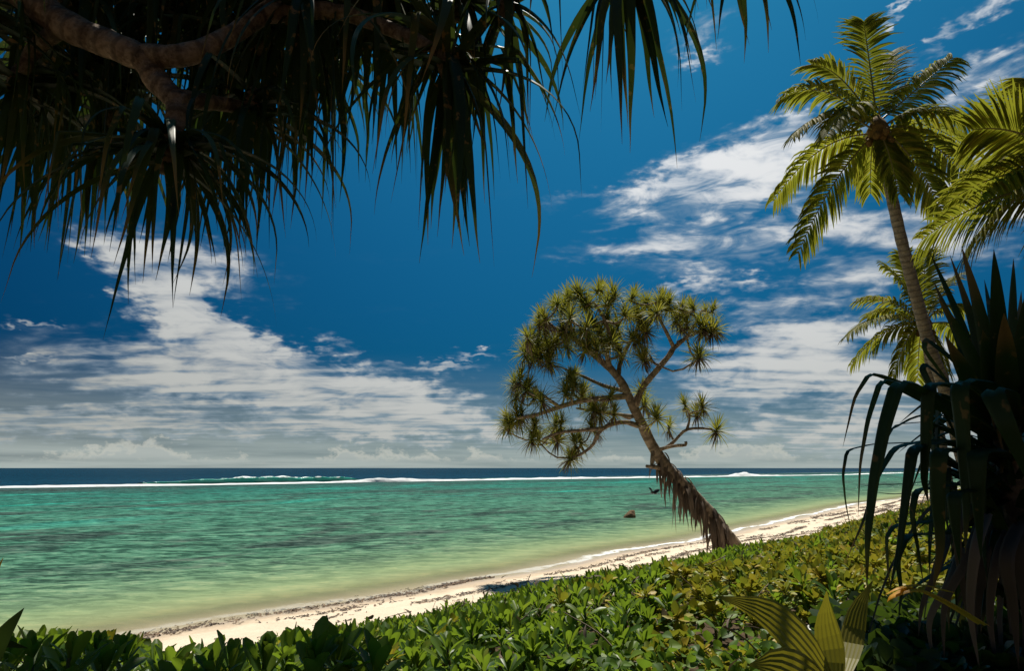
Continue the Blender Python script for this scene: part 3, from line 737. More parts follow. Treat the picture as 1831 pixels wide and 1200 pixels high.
def build_palms():
    # tall palm
    D = 19.0; c = at(1570, 232, D)
    z = lambda x, y, o=0: at(1330 + x / 2.5, y / 2.5, D + o)
    tr = [at(1575, 262, D), at(1590, 330, D), at(1612, 430, D), at(1638, 530, D + .1), at(1664, 625, D + .2), at(1690, 700, D + .3)]
    b = Vector((tr[-1].x + .55, tr[-1].y + .2, 0)); b.z = gz(b.x, b.y)
    trunk = [b - Vector((0, 0, .1)), b + Vector((-.1, 0, 1.2))] + tr[::-1]
    fr = [(z(535, 95, 1.0), .9, .25, .1), (z(300, 285, .3), .9, .35, -.2), (z(165, 440, .6), 1.25, .5, 0), (z(215, 610, -1.2), 1.2, .55), (z(130, 900, 1.0), 1.15, 1.0, .5), (z(240, 1135, -.4), .75, .5, 1.15), (z(935, 255, .5), .0, .9, .9),
          (z(1075, 585, -1.0), 1.15, .9), (z(1030, 690, 1.6), 1.1, .9), (z(1065, 850, .4), .95, 1.0, -.4), (z(890, 945, -.8), .85, .5, -1.15), (z(695, 870, -.9), .8, .7), (z(565, 865, 1.8), .9, .7),
          (z(370, 605, -2.0), 1.3, .6), (z(640, 240, 1.8), .7, .3)]
    build_palm('coconut_palm', 'tall coconut palm with a slim leaning trunk and full crown', b, c, trunk, .185, .145, fr, .98, 'coconut palms behind the thicket', True, 40)
    # smaller palm behind it
    D2 = 25.0; c2 = at(1652, 578, D2)
    q = lambda x, y, o=0: at(1431 + x / 2.857, 430 + y / 2.857, D2 + o)
    b2 = Vector((c2.x + .15, c2.y + .1, 0)); b2.z = gz(b2.x, b2.y)
    trunk2 = [b2 - Vector((0, 0, .1)), b2 + Vector((.1, 0, 1.5)), b2.lerp(c2, .6), c2 - Vector((0, 0, .3))]
    fr2 = [(q(300, 300, .5), .7, .5), (q(235, 490, -.8), 1.0, .5), (q(255, 640, .3), .9, .9, .5), (q(470, 700, -.8), .6, .6, 1.1), (q(430, 130, 1), .5, .4), (q(510, 60, .4), .4, .3), (q(640, 60, 1), .3, .4), (q(800, 180, .3), .6, .5),
           (q(900, 380, -.3), .9, .6), (q(880, 560, .5), .9, .7), (q(760, 690, -.8), .8, .7), (q(600, 720, 1.2), .8, .7), (q(340, 400, 1.8), .9, .5)]
    build_palm('coconut_palm', 'small coconut palm crown half hidden behind the tall palm trunk', b2, c2, trunk2, .17, .13, fr2, .95, 'coconut palms behind the thicket', True, 34)
    # near palm at the edge
    D3 = 11.5; c3 = at(1945, 318, D3)
    e = lambda x, y, o=0: at(x, y, D3 + o)
    b3 = Vector((c3.x + 1.2, c3.y + .5, 0)); b3.z = gz(b3.x, b3.y)
    trunk3 = [b3 - Vector((0, 0, .1)), b3 + Vector((-.15, 0, 1.5)), b3.lerp(c3, .6) + Vector((.1, 0, 0)), c3 - Vector((0, 0, .3))]
    fr3 = [(e(1738, 232, .4), .50, .30, .9), (e(1690, 365, 1.0), .55, .55, .4), (e(1648, 428, -.3), .50, .45, .7), (e(1725, 455, -1.0), .8, .6, .6), (e(1800, 205, 1.6), .9, .3, .6), (e(1840, 140, .4), .6, .35), (e(2000, -60, .5), .6, .3), (e(2200, 100, 0), .7, .4),
           (e(2280, 300, .5), .9, .5), (e(2250, 470, 0), .9, .6), (e(2000, 620, -1.5), .9, .6), (e(1880, 520, .8), .9, .6), (e(2100, 560, 1), .9, .6), (e(1740, 330, 2.0), .9, .5)]
    build_palm('coconut_palm', 'coconut palm reaching in with broad green fronds beside the dark spiky plant', b3, c3, trunk3, .19, .15, fr3, .95, 'coconut palms behind the thicket', False, 62, .58)
# ------------------------------------------------------------------ dark spiky pandanus at the right
def build_right_pandanus():
    D = 2.75
    c = at(1800, 770, D); b = Vector((c.x + .12, c.y + .1, 0)); b.z = gz(b.x, b.y)
    root = empty('screw_pine', b)
    tag(root, 'dark screw pine with long upright and sharply folded strap leaves in the foreground', 'plant')
    st = catmull([b - Vector((0, 0, .05)), b + Vector((.02, 0, .4)), b.lerp(c, .6), c - Vector((0, 0, .05)), c + Vector((0, 0, .12))], 14)
    wpart('trunk', tube_mesh('trunk', st, [.065 - .02 * i / 14 for i in range(15)], M['bark_pan'], 12, .05), root)
    P = lambda x, y, o=0: at(x, y, D + o)
    def custom(pxs, wpx, name='leaf', m='pan_right', sharp=True, p=2.2, across=5, side=None, fold=.35):
        pts3 = [P(*q) for q in pxs]
        if sharp:        # straight runs with rounded kinks
            pts = []
            for i in range(len(pts3) - 1):
                for k in range(5): pts.append(pts3[i].lerp(pts3[i + 1], k / 5))
            pts.append(pts3[-1])
            for _ in range(1): pts = [pts[0]] + [(pts[i - 1] + pts[i] * 2 + pts[i + 1]) / 4 for i in range(1, len(pts) - 1)] + [pts[-1]]
        else: pts = catmull(pts3, 14)
        w = wpx / 2 * D / F * .88
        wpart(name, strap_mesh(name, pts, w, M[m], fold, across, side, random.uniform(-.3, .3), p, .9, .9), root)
    V = Vector((0.55, .83, 0)).normalized()
    # folded leaves on the left
    custom([(1780, 770), (1650, 700, -.1), (1556, 666, -.2), (1528, 710, -.2), (1507, 800, -.2)], 21)
    custom([(1780, 780), (1660, 720, -.2), (1576, 676, -.3), (1552, 750, -.3), (1538, 830, -.3), (1534, 930, -.3)], 22)
    custom([(1790, 790), (1690, 725, -.35), (1606, 680, -.45), (1582, 760, -.45), (1562, 860, -.45), (1551, 960, -.45), (1550, 1058, -.42)], 38)
    custom([(1760, 740), (1700, 690, .1), (1655, 652, .1), (1648, 660, .1), (1690, 740, 0), (1715, 790, 0)], 24)
    custom([(1790, 740), (1700, 640, .2), (1655, 606, .2), (1652, 625, .2), (1700, 690, .2), (1720, 720, .2)], 22)
    custom([(1790, 760), (1720, 692, -.3), (1660, 686, -.4), (1656, 770, -.4), (1652, 860, -.4), (1660, 900, -.4)], 30)
    custom([(1810, 760), (1770, 690, -.4), (1714, 683, -.5), (1722, 780, -.5), (1728, 900, -.5), (1726, 990, -.5)], 40)
    custom([(1810, 760), (1800, 705, -.5), (1772, 698, -.6), (1800, 760, -.65), (1831, 830, -.65), (1860, 900, -.65)], 38)
    custom([(1800, 810), (1650, 792, .1), (1560, 795, .1), (1514, 806, .05), (1507, 850, .05), (1512, 900, .05), (1525, 965, .05)], 15)
    custom([(1800, 820), (1680, 786, -.2), (1600, 800, -.25), (1570, 850, -.25), (1545, 930, -.25), (1510, 1010, -.25)], 24)
    custom([(1800, 820), (1700, 790, -.3), (1632, 800, -.4), (1622, 870, -.4), (1608, 980, -.4), (1590, 1060, -.4)], 32)
    custom([(1800, 830), (1720, 808, -.4), (1678, 805, -.5), (1676, 880, -.5), (1682, 980, -.5), (1668, 1060, -.48)], 34)
    custom([(1810, 830), (1780, 808, -.45), (1746, 808, -.55), (1748, 890, -.55), (1754, 1000, -.55)], 40)
    custom([(1800, 850), (1720, 855, -.1), (1620, 866, -.1), (1560, 868, -.1), (1520, 875, -.1)], 12, sharp=False)
    custom([(1800, 860), (1700, 870, 0), (1610, 884, .05), (1560, 880, .05)], 16, sharp=False)
    custom([(1810, 850), (1720, 868, -.2), (1638, 876, -.3), (1630, 920, -.3), (1642, 985, -.3), (1652, 1050, -.3)], 22)
    custom([(1820, 870), (1700, 930, -.1), (1600, 940, -.1), (1585, 960, -.1), (1588, 1020, -.1), (1594, 1062, -.1)], 20)
    custom([(1820, 880), (1700, 955, -.2), (1620, 958, -.3), (1604, 1000, -.3), (1612, 1060, -.3), (1606, 1110, -.3)], 24)
    custom([(1800, 840), (1740, 880, -.5), (1705, 882, -.6), (1708, 940, -.6), (1716, 1010, -.6)], 30)
    custom([(1800, 800), (1660, 755, .2), (1600, 760, .2), (1584, 790, .2), (1570, 850, .2)], 14)
    custom([(1790, 800), (1690, 745, .3), (1640, 745, .3), (1600, 765, .3), (1582, 775, .3)], 9, sharp=False)
    # upright leaves
    for (bx, by, tx, ty, w, o) in [(1760, 740, 1662, 450, 30, .2), (1768, 740, 1698, 455, 34, .1), (1778, 740, 1719, 440, 38, 0), (1790, 745, 1777, 446, 38, -.1), (1800, 750, 1812, 462, 36, .1), (1770, 740, 1676, 531, 34, -.1),
                                   (1812, 750, 1850, 470, 40, -.2), (1820, 760, 1880, 560, 40, -.3), (1752, 745, 1668, 500, 24, .3), (1785, 745, 1740, 520, 40, .3), (1800, 745, 1795, 560, 44, -.3), (1806, 745, 1826, 520, 40, .35), (1775, 745, 1757, 590, 44, -.2), (1815, 745, 1868, 640, 46, -.2), (1758, 750, 1690, 600, 36, -.3), (1790, 745, 1760, 500, 30, .4), (1800, 745, 1842, 560, 34, .3), (1780, 745, 1706, 560, 34, .35)]:
        midx = (bx + tx) / 2 + (bx - tx) * .10; custom([(bx, by, 0), (midx, (by + ty) / 2, o * .6), (tx, ty, o * 1.3)], w * 1.0, sharp=False, p=2.6, across=3, side=Vector((1, random.uniform(-.5, .5), 0)), fold=.4)
    # fill the heart of the plant with shorter leaves, all round
    vs = []
    for k in range(12):
        kt = random.uniform(.3, .6)
        pts = droop_path(random.uniform(.55, 1.0), R(random.uniform(5, 70)), R(random.uniform(10, 40)), kt, R(random.uniform(50, 110)), 14, random.uniform(-.2, .2), .02)
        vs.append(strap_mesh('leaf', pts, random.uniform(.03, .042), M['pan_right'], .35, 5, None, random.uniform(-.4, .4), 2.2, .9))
    for k in range(110):
        az = k * 2.39996
        s = random.uniform(.75, 1.0)
        if math.sin(az) < -.6: s *= .6
        if math.cos(az) < -.1: s *= .72
        obj('leaf', random.choice(vs), root, c - root.location + Vector((math.cos(az) * .05, math.sin(az) * .05, random.uniform(-.75, .1))), (0, 0, az), s)
    # dead leaves hanging below
    for (x0, y0, x1, y1, x2, y2, w, o) in [(1712, 950, 1722, 1050, 1745, 1170, 16, -.3), (1730, 1000, 1690, 1080, 1688, 1190, 20, -.35), (1700, 1040, 1662, 1110, 1672, 1200, 18, -.3), (1745, 980, 1735, 1090, 1752, 1200, 20, -.4), (1800, 1000, 1812, 1090, 1822, 1200, 26, -.4),
                                          (1680, 1010, 1650, 1080, 1642, 1140, 14, -.2), (1780, 1010, 1770, 1110, 1790, 1230, 18, -.3), (1820, 980, 1836, 1100, 1830, 1240, 26, -.3), (1760, 1000, 1748, 1100, 1726, 1230, 20, -.2)]:
        custom([(x0 + 20, y0 - 60, o + .15), (x0, y0, o), (x1, y1, o), (x2, y2, o)], w, 'dead_leaf', 'pan_dead', False)
    # one dying orange leaf, bent over
    custom([(1760, 1120, -.6), (1690, 1078, -.65), (1636, 1056, -.7), (1598, 1066, -.7), (1586, 1078, -.7)], 22, 'dying_leaf', 'orange', False, 2.5)
    custom([(1700, 1060, -.6), (1650, 1048, -.66), (1610, 1052, -.7), (1583, 1064, -.7)], 11, 'dying_leaf', 'orange', False, 2.5)
    for k in range(16):
        a = random.uniform(0, 6.28)
        pts = droop_path(random.uniform(.7, 1.2), R(random.uniform(-50, -10)), R(70), None, 0, 9, random.uniform(-.2, .2), .03, .7)
        obj('dead_leaf', strap_mesh('dead_leaf', pts, random.uniform(.015, .03), M['pan_dead'], .5), root, Vector((math.cos(a) * .08, math.sin(a) * .08, c.z - root.location.z - random.uniform(.1, .5))), (0, 0, a))

# ------------------------------------------------------------------ broad-leaved trees: one at the right edge, one added unseen for shade
def build_broad_tree(name, label, base, crown, rx, rz, n, leafsize, seed, group=None):
    rs = random.Random(seed)
    b = Vector((base[0], base[1], gz(*base))); root = empty(name, b); tag(root, label, 'tree', group)
    c = Vector(crown); h = c.z - b.z
    tk = catmull([b - Vector((0, 0, .1)), b + Vector((.1, .05, h * .45)), b + Vector(((c.x - b.x) * .2, (c.y - b.y) * .2, h * .93))], 10)
    wpart('trunk', tube_mesh('trunk', tk, [.16 - .07 * i / 10 for i in range(11)], M['bark_tree'], 10, .06), root)
    centers = []
    for k in range(26):
        u = Vector((rs.gauss(0, 1), rs.gauss(0, 1), rs.gauss(0, 1))).normalized() * (rs.random() ** .4)
        q = c + Vector((u.x * rx, u.y * rx, u.z * rz)); centers.append(q)
        s = tk[rs.randint(9, 10)]; mid = (s + q) / 2 - Vector((0, 0, .15))
        wpart('branch', tube_mesh('branch', catmull([s, mid, q], 6), [.05 - .035 * i / 6 for i in range(7)], M['bark_tree'], 6, .05), root)
    # leaves in clumps through the crown
    tv, tf = leaf_template(4, 3, .42, .22)
    N = n; pos = np.zeros((N, 3)); mats = np.zeros((N, 3, 3)); rn = np.random.RandomState(seed)
    for k in range(N):
        q = centers[rn.randint(len(centers))]; u = rn.normal(0, 1, 3); u /= np.linalg.norm(u); pos[k] = np.array(q) + u * rn.uniform(.1, 1) ** .6 * np.array([rx, rx, rz]) * .36
        e = Matrix.Rotation(rn.uniform(0, 6.28), 3, 'Z') @ Matrix.Rotation(rn.uniform(-.9, .7), 3, 'Y') @ Matrix.Rotation(rn.uniform(-.6, .6), 3, 'X')
        mats[k] = np.array(e) * leafsize * rn.uniform(.7, 1.2)
    me = scatter_mesh('crown', tv, tf, mats, pos, M['broad'], rn.rand(N) * .95)
    o = obj('crown', me, root, -Vector(root.location)); tag(o, kind='stuff')

# ------------------------------------------------------------------ low plants
def leaf_template(rows, across, wmax, cup, spat=True):
    """blade along +x, unit length"""
    v = []; f = []
    for i in range(rows + 1):
        t = i / rows
        w = wmax * (np.interp(t, [0, .25, .55, .8, .94, 1], [.14, .34, .82, 1, .80, .30]) if spat else np.interp(t, [0, .08, .3, .55, .85, 1], [.10, .6, 1, .95, .5, .05]))
        z = cup * t * t * -1
        for k in range(across):
            u = -1 + 2 * k / (across - 1); v.append((t * .98, u * w, z + abs(u) * w * .35))
    for i in range(rows):
        for k in range(across - 1):
            f.append((i * across + k, i * across + k + 1, (i + 1) * across + k + 1, (i + 1) * across + k))
    return np.array(v), np.array(f)
def scatter_mesh(name, tv, tf, mats, pos, material, rnd):
    N = len(pos); m = len(tv)
    v = np.einsum('nij,mj->nmi', mats, tv) + pos[:, None, :]
    f = (tf[None] + (np.arange(N) * m)[:, None, None]).reshape(-1, tf.shape[1])
    return make_mesh(name, v.reshape(-1, 3), f, material, True, {'rnd': np.repeat(rnd, m)})
def rosette_template(tv, tf, nl, seed, spread=(20, 75), L=(.7, 1.0)):
    rs = random.Random(seed); V_ = []; F_ = []; A = []
    for k in range(nl):
        t = (k + .5) / nl; e = R(spread[1] - (spread[1] - spread[0]) * t + rs.uniform(-10, 10)); az = k * 2.39996 + rs.uniform(-.3, .3)
        m = np.array(Matrix.Rotation(az, 3, 'Z') @ Matrix.Rotation(-e, 3, 'Y') @ Matrix.Rotation(rs.uniform(-.4, .4), 3, 'X')) * rs.uniform(*L)
        F_.append(tf + len(tv) * k); V_.append(tv @ m.T + np.array([0, 0, -.25 * t])); A.append(np.full(len(tv), rs.random() * .35))
    return np.concatenate(V_), np.concatenate(F_), np.concatenate(A)
def scatter_many(name, temps, idx, mats, pos, material, rnd):
    vs = []; fs = []; rr = []; o = 0
    for k, (tv, tf, ta) in enumerate(temps):
        q = np.where(idx == k)[0]
        if not len(q): continue
        N = len(q); m = len(tv)
        v = np.einsum('nij,mj->nmi', mats[q], tv) + pos[q][:, None, :]
        fs.append((tf[None] + (np.arange(N) * m)[:, None, None]).reshape(-1, tf.shape[1]) + o); o += N * m
        vs.append(v.reshape(-1, 3)); rr.append((np.repeat(rnd[q], m) + np.tile(ta, N)))
    return make_mesh(name, np.concatenate(vs), np.concatenate(fs), material, True, {'rnd': np.concatenate(rr) % .999})
def rot_mats(rn, N, tilt, scale):
    az = rn.uniform(0, 6.28, N); tx = rn.normal(0, tilt, N); ty = rn.normal(0, tilt, N); out = np.zeros((N, 3, 3))
    ca, sa = np.cos(az), np.sin(az)
    Rz = np.zeros((N, 3, 3)); Rz[:, 0, 0] = ca; Rz[:, 0, 1] = -sa; Rz[:, 1, 0] = sa; Rz[:, 1, 1] = ca; Rz[:, 2, 2] = 1
    Rx = np.zeros((N, 3, 3)); Rx[:, 0, 0] = 1; Rx[:, 1, 1] = np.cos(tx); Rx[:, 1, 2] = -np.sin(tx); Rx[:, 2, 1] = np.sin(tx); Rx[:, 2, 2] = np.cos(tx)
    Ry = np.zeros((N, 3, 3)); Ry[:, 1, 1] = 1; Ry[:, 0, 0] = np.cos(ty); Ry[:, 0, 2] = np.sin(ty); Ry[:, 2, 0] = -np.sin(ty); Ry[:, 2, 2] = np.cos(ty)
    return np.einsum('nij,njk,nkl->nil', Rx, Ry, Rz) * scale[:, None, None]
def veg_edge(s): return 7.9 + .55 * vnoise(np.asarray(s) * .5, 0, 31) + .35 * vnoise(np.asarray(s) * 1.7, 4, 32)
def veg_h(s, i):
    e = np.clip((i - veg_edge(s)) / .9, 0, 1)
    h = np.interp(i, [7, 8.5, 10, 11.5, 13, 15, 20], [.20, .27, .33, .38, .55, .70, .75])
    x, y = xy(s, i)
    return e * (h * (1 + .28 * vnoise(x * 1.3, y * 1.3, 33)))
def in_view(p, margin=.12):
    """camera frustum test for numpy points (only to leave out what the photograph shows nothing of)"""
    c, s = math.cos(PITCH), math.sin(PITCH)
    y = p[:, 1]; z = p[:, 2] - CAM_H
    dep = y * c + z * s; up = -y * s + z * c
    return (dep > .3) & (np.abs(p[:, 0] / np.maximum(dep, .01)) < .75 + margin) & (up / np.maximum(dep, .01) > -.492 - margin * 2.2), dep
def build_cover(tree_base):
    rn = np.random.RandomState(5)
    # candidates on the dune, thinner with distance
    S, I = [], []
    for (s0, s1, i0, i1, den) in [(-14, 14, 7.2, 20, 55), (14, 34, 7.2, 20, 26), (34, 110, 7.2, 26, 9)]:
        n = int((s1 - s0) * (i1 - i0) * den); S.append(rn.uniform(s0, s1, n)); I.append(rn.uniform(i0, i1, n))
    S = np.concatenate(S); I = np.concatenate(I)
    x, y = xy(S, I); hh = veg_h(S, I); g = height(S, I)
    z = g + hh * rn.uniform(.55, 1.0, len(S)) ** .7
    pos = np.stack([x, y, z], -1)
    ok, dep = in_view(pos); ok &= hh > .10
    # keep the viewer's own standing place clear, and the sight line free
    rad = np.hypot(x, y); ok &= rad > 1.35
    pos, S, I, dep, hh = pos[ok], S[ok], I[ok], dep[ok], hh[ok]
    px = 915.5 + F * pos[:, 0] / dep
    lim = np.interp(pos[:, 0] / dep, [-.75, -.5, -.3, 0, .3, .75], [2.86, 2.80, 2.75, 2.66, 2.5, 2.5])     # highest leaf tops close by
    near = np.hypot(pos[:, 0], pos[:, 1]) < 5
    sky = np.interp(px, [-200, 0, 90, 180, 270, 320, 370, 450, 620, 850, 1000, 1080, 1300, 1500, 1700, 2000], [1150, 1135, 1135, 1125, 1150, 1178, 1140, 1140, 1122, 1092, 1040, 1020, 985, 925, 870, 850])
    kk = -(math.sin(PITCH) + (600 - sky) / F * math.cos(PITCH)); zt = CAM_H - kk * dep - .10
    tall = (dep > 2.0) & (dep < 3.9) & (px < 720) & (rn.rand(len(pos)) < .75)
    gnd = height(S, I)
    pos[:, 2] = np.where(tall, np.clip(zt - .35 * rn.rand(len(pos)) ** 1.5, gnd + .2, gnd + 1.25), pos[:, 2])
    pos[:, 2] = np.where((dep < 9) & ~tall, np.minimum(pos[:, 2], np.maximum(zt, gnd + .05)), pos[:, 2])
    lim = np.where(tall, 9, lim)
    pos[:, 2] = np.where(near, np.minimum(pos[:, 2], lim - .28 * rn.rand(len(pos)) ** 2), pos[:, 2])
    patch = vnoise(pos[:, 0] * .7, pos[:, 1] * .7, 41) * 220
    kind = np.where(px + patch > 1290, 1, 0)                                       # 1 = yellowish vine, 0 = naupaka
    kind = np.where(rn.rand(len(kind)) < .12, 1 - kind, kind)
    far = dep > 4.6
    return pos, S, I, dep, kind, far, rn
def build_low_plants(tree_base):
    pos, S, I, dep, kind, far, rn = build_cover(tree_base)
    hi, hf = leaf_template(6, 3, .15, .20); lo, lof = leaf_template(3, 3, .16, .2)
    # nearest naupaka plants: one thing each, every leaf a part
    near = np.where((kind == 0) & (dep < 6.5) & in_view(pos, .0)[0])[0]
    near = near[np.argsort(dep[near])]
    chosen = []
    for q in near:
        if len(chosen) >= 200: break
        if dep[q] < 1.7: continue
        if all(np.hypot(*(pos[q][:2] - pos[r][:2])) > .11 for r in chosen): chosen.append(q)
    leaf_me = [make_mesh('leaf', leaf_template(7, 5, w, c_)[0], leaf_template(7, 5, w, c_)[1], M['naupaka']) for (w, c_) in [(.145, .10), (.165, .22), (.18, .05), (.15, .32), (.16, -.06)]]
    for q in chosen:
        p = Vector(pos[q]); g = gz(p.x, p.y)
        root = empty('beach_naupaka', (p.x, p.y, g)); 
        lab = 'leafy green beach shrub shoot with glossy paddle leaves in the foreground thicket'
        if (p.xy - at(1495, 1235, 1.95).xy).length < 1.0: lab = 'leafy green beach shrub shoot growing beside the young coconut seedling'
        elif (p.xy - at(-50, 1230, 1.5).xy).length < 1.3: lab = 'leafy green beach shrub shoot growing beside the strap leaved plant'
        tag(root, lab, 'shrub', lab.replace('leafy green beach shrub shoot', 'shrub shoots'))
        top = Vector((random.uniform(-.05, .05), random.uniform(-.05, .05), max(p.z - g, .15)))
        st = catmull([Vector((random.uniform(-.06, .06), random.uniform(-.06, .06), -.03)), top * .5 + Vector((.02, .02, 0)), top], 6)
        obj('stem', tube_mesh('stem', st, [.011 - .003 * i / 6 for i in range(7)], M['stem'], 6), root)
        n = random.randint(13, 19)
        for k in range(n):
            t = (k + .5) / n; e = 84 - 56 * t + random.uniform(-10, 10)
            s = random.uniform(.10, .175) * (.55 + .45 * min(1, t * 3))
            obj('leaf', random.choice(leaf_me), root, top + Vector((0, 0, -.11 * t)), (random.uniform(-.4, .4), -R(e), k * 2.39996 + random.uniform(-.3, .3)), s)
    rest = np.ones(len(pos), bool); rest[chosen] = False
    # naupaka mass
    th = [rosette_template(hi, hf, 13, 60 + k, (28, 86)) for k in range(4)]; tl = [rosette_template(lo, lof, 11, 70 + k, (32, 88)) for k in range(4)]
    def mass(sel, temps, material, name, scale, tilt=.22):
        q = np.where(sel)[0]; N = len(q)
        me = scatter_many(name, temps, rn.randint(0, len(temps), N), rot_mats(rn, N, tilt, scale(q, N)), pos[q], material, rn.rand(N) * .62 + (rn.rand(N) < .02) * .3)
        return obj(name, me)
    sc = lambda q, N: (.085 + .10 * rn.rand(N)) * np.interp(dep[q], [0, 12, 30, 60], [1, 1.05, 1.5, 2.4])
    o = mass(rest & (kind == 0) & ~far, th, M['naupaka'], 'beach_thicket', sc); tag(o, 'dense green beach shrub thicket covering the dune', 'shrubs', kind='stuff')
    o = mass(rest & (kind == 0) & far, tl, M['naupaka'], 'beach_thicket', sc); tag(o, 'farther green beach shrubs along the top of the sand', 'shrubs', kind='stuff')
    # yellow-green vine mass: smaller leaves, more of them
    vt, vf = leaf_template(3, 3, .30, .15); tvv = [rosette_template(vt, vf, 20, 80 + k, (0, 70), (.4, 1.0)) for k in range(4)]
    scv = lambda q, N: (.080 + .04 * rn.rand(N)) * np.interp(dep[q], [0, 12, 30, 60], [1, 1.2, 1.9, 3.0])
    wt, wf = leaf_template(2, 3, .34, .15); tvw = [rosette_template(wt, wf, 12, 85 + k, (0, 70), (.5, 1.05)) for k in range(4)]
    o = mass(rest & (kind == 1) & (dep < 8), tvv, M['vine'], 'ground_vine', scv, .4); tag(o, 'yellow green ground vine spreading over the near dune', 'ground cover', kind='stuff')
    keep = rn.rand(len(pos)) < np.interp(dep, [8, 30, 60], [1, .8, .6])
    o = mass(rest & (kind == 1) & (dep >= 8) & keep, tvw, M['vine'], 'ground_vine', scv, .4); tag(o, 'farther yellow green ground vine spreading back toward the palms', 'ground cover', kind='stuff')
    # round-leaved vine between the shrubs
    rt, rf = leaf_template(6, 5, .50, .12, False)
    N = 520; a = rn.uniform(980, 1480, N); b = rn.uniform(1075, 1215, N); P_ = []
    for k in range(N):
        h_, t_ = hit(a[k], b[k], .50); P_.append(h_)
    P_ = np.array(P_); P_[:, 2] = P_[:, 2] + rn.uniform(-.08, .06, N)
    tr = [(rt @ np.array(Matrix.Rotation(R(-8), 3, 'Y')).T, rf, np.zeros(len(rt)))]
    me = scatter_many('round_leaf_vine', tr, np.zeros(N, int), rot_mats(rn, N, .6, .04 + .045 * rn.rand(N)), P_, M['round'], rn.rand(N) * .95)
    o = obj('round_leaf_vine', me); tag(o, 'bright green creeping vine with rounded leaves among the shrubs', 'vine', kind='stuff')
    # dark undergrowth right side, broader leaves
    N = 420; a = rn.uniform(1480, 1850, N); b = rn.uniform(1010, 1240, N)
    P_ = np.array([at(a[k], b[k], rn.uniform(2.4, 3.6)) for k in range(N)])
    gg = np.array([gz(p[0], p[1]) for p in P_]); P_[:, 2] = np.clip(P_[:, 2], gg + .05, gg + .75)
    tb = [rosette_template(*leaf_template(5, 3, .26, .2), 8, 90 + k, (5, 65)) for k in range(3)]
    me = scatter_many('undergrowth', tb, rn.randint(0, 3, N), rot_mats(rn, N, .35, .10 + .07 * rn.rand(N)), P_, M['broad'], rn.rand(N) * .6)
    o = obj('undergrowth', me); tag(o, 'shaded leafy undergrowth around the dark screw pine', 'undergrowth', kind='stuff')

def build_litter():
    rn = np.random.RandomState(77); N = 900
    S = rn.uniform(-12, 24, N); I = rn.uniform(8, 17, N); x, y = xy(S, I); z = height(S, I) + veg_h(S, I) * rn.uniform(.5, 1.05, N)
    pos = np.stack([x, y, z], -1); ok, dep = in_view(pos, .05); ok &= (np.hypot(x, y) > 1.8); pos = pos[ok]; N = len(pos)
    tw = []
    for k in range(7):
        t = k / 6; c = np.array([t - .5, .10 * math.sin(t * 4), .08 * math.sin(t * 3 + 1)])
        for a in range(3): tw.append(c + .018 * (1 - .6 * t) * np.array([0, math.cos(a * 2.09), math.sin(a * 2.09)]))
    tf = np.array([(k * 3 + a, k * 3 + (a + 1) % 3, k * 3 + 3 + (a + 1) % 3, k * 3 + 3 + a) for k in range(6) for a in range(3)])
    me = scatter_mesh('dead_twigs', np.array(tw), tf, rot_mats(rn, N, .7, .14 + .25 * rn.rand(N)), pos, M['pan_dead'], rn.rand(N))
    tag(obj('dead_twigs', me), 'dry brown twigs caught among the dune shrubs', 'twigs', kind='stuff')
    lt, lf = leaf_template(5, 3, .17, .45); M_ = 700; q = rn.randint(0, N, M_)
    me = scatter_mesh('withered_leaves', lt, lf, rot_mats(rn, M_, .8, .07 + .07 * rn.rand(M_)), pos[q] + rn.normal(0, .08, (M_, 3)), M['pan_dead'], rn.rand(M_))
    tag(obj('withered_leaves', me), 'withered brown leaves scattered through the dune shrubs', 'leaves', kind='stuff')

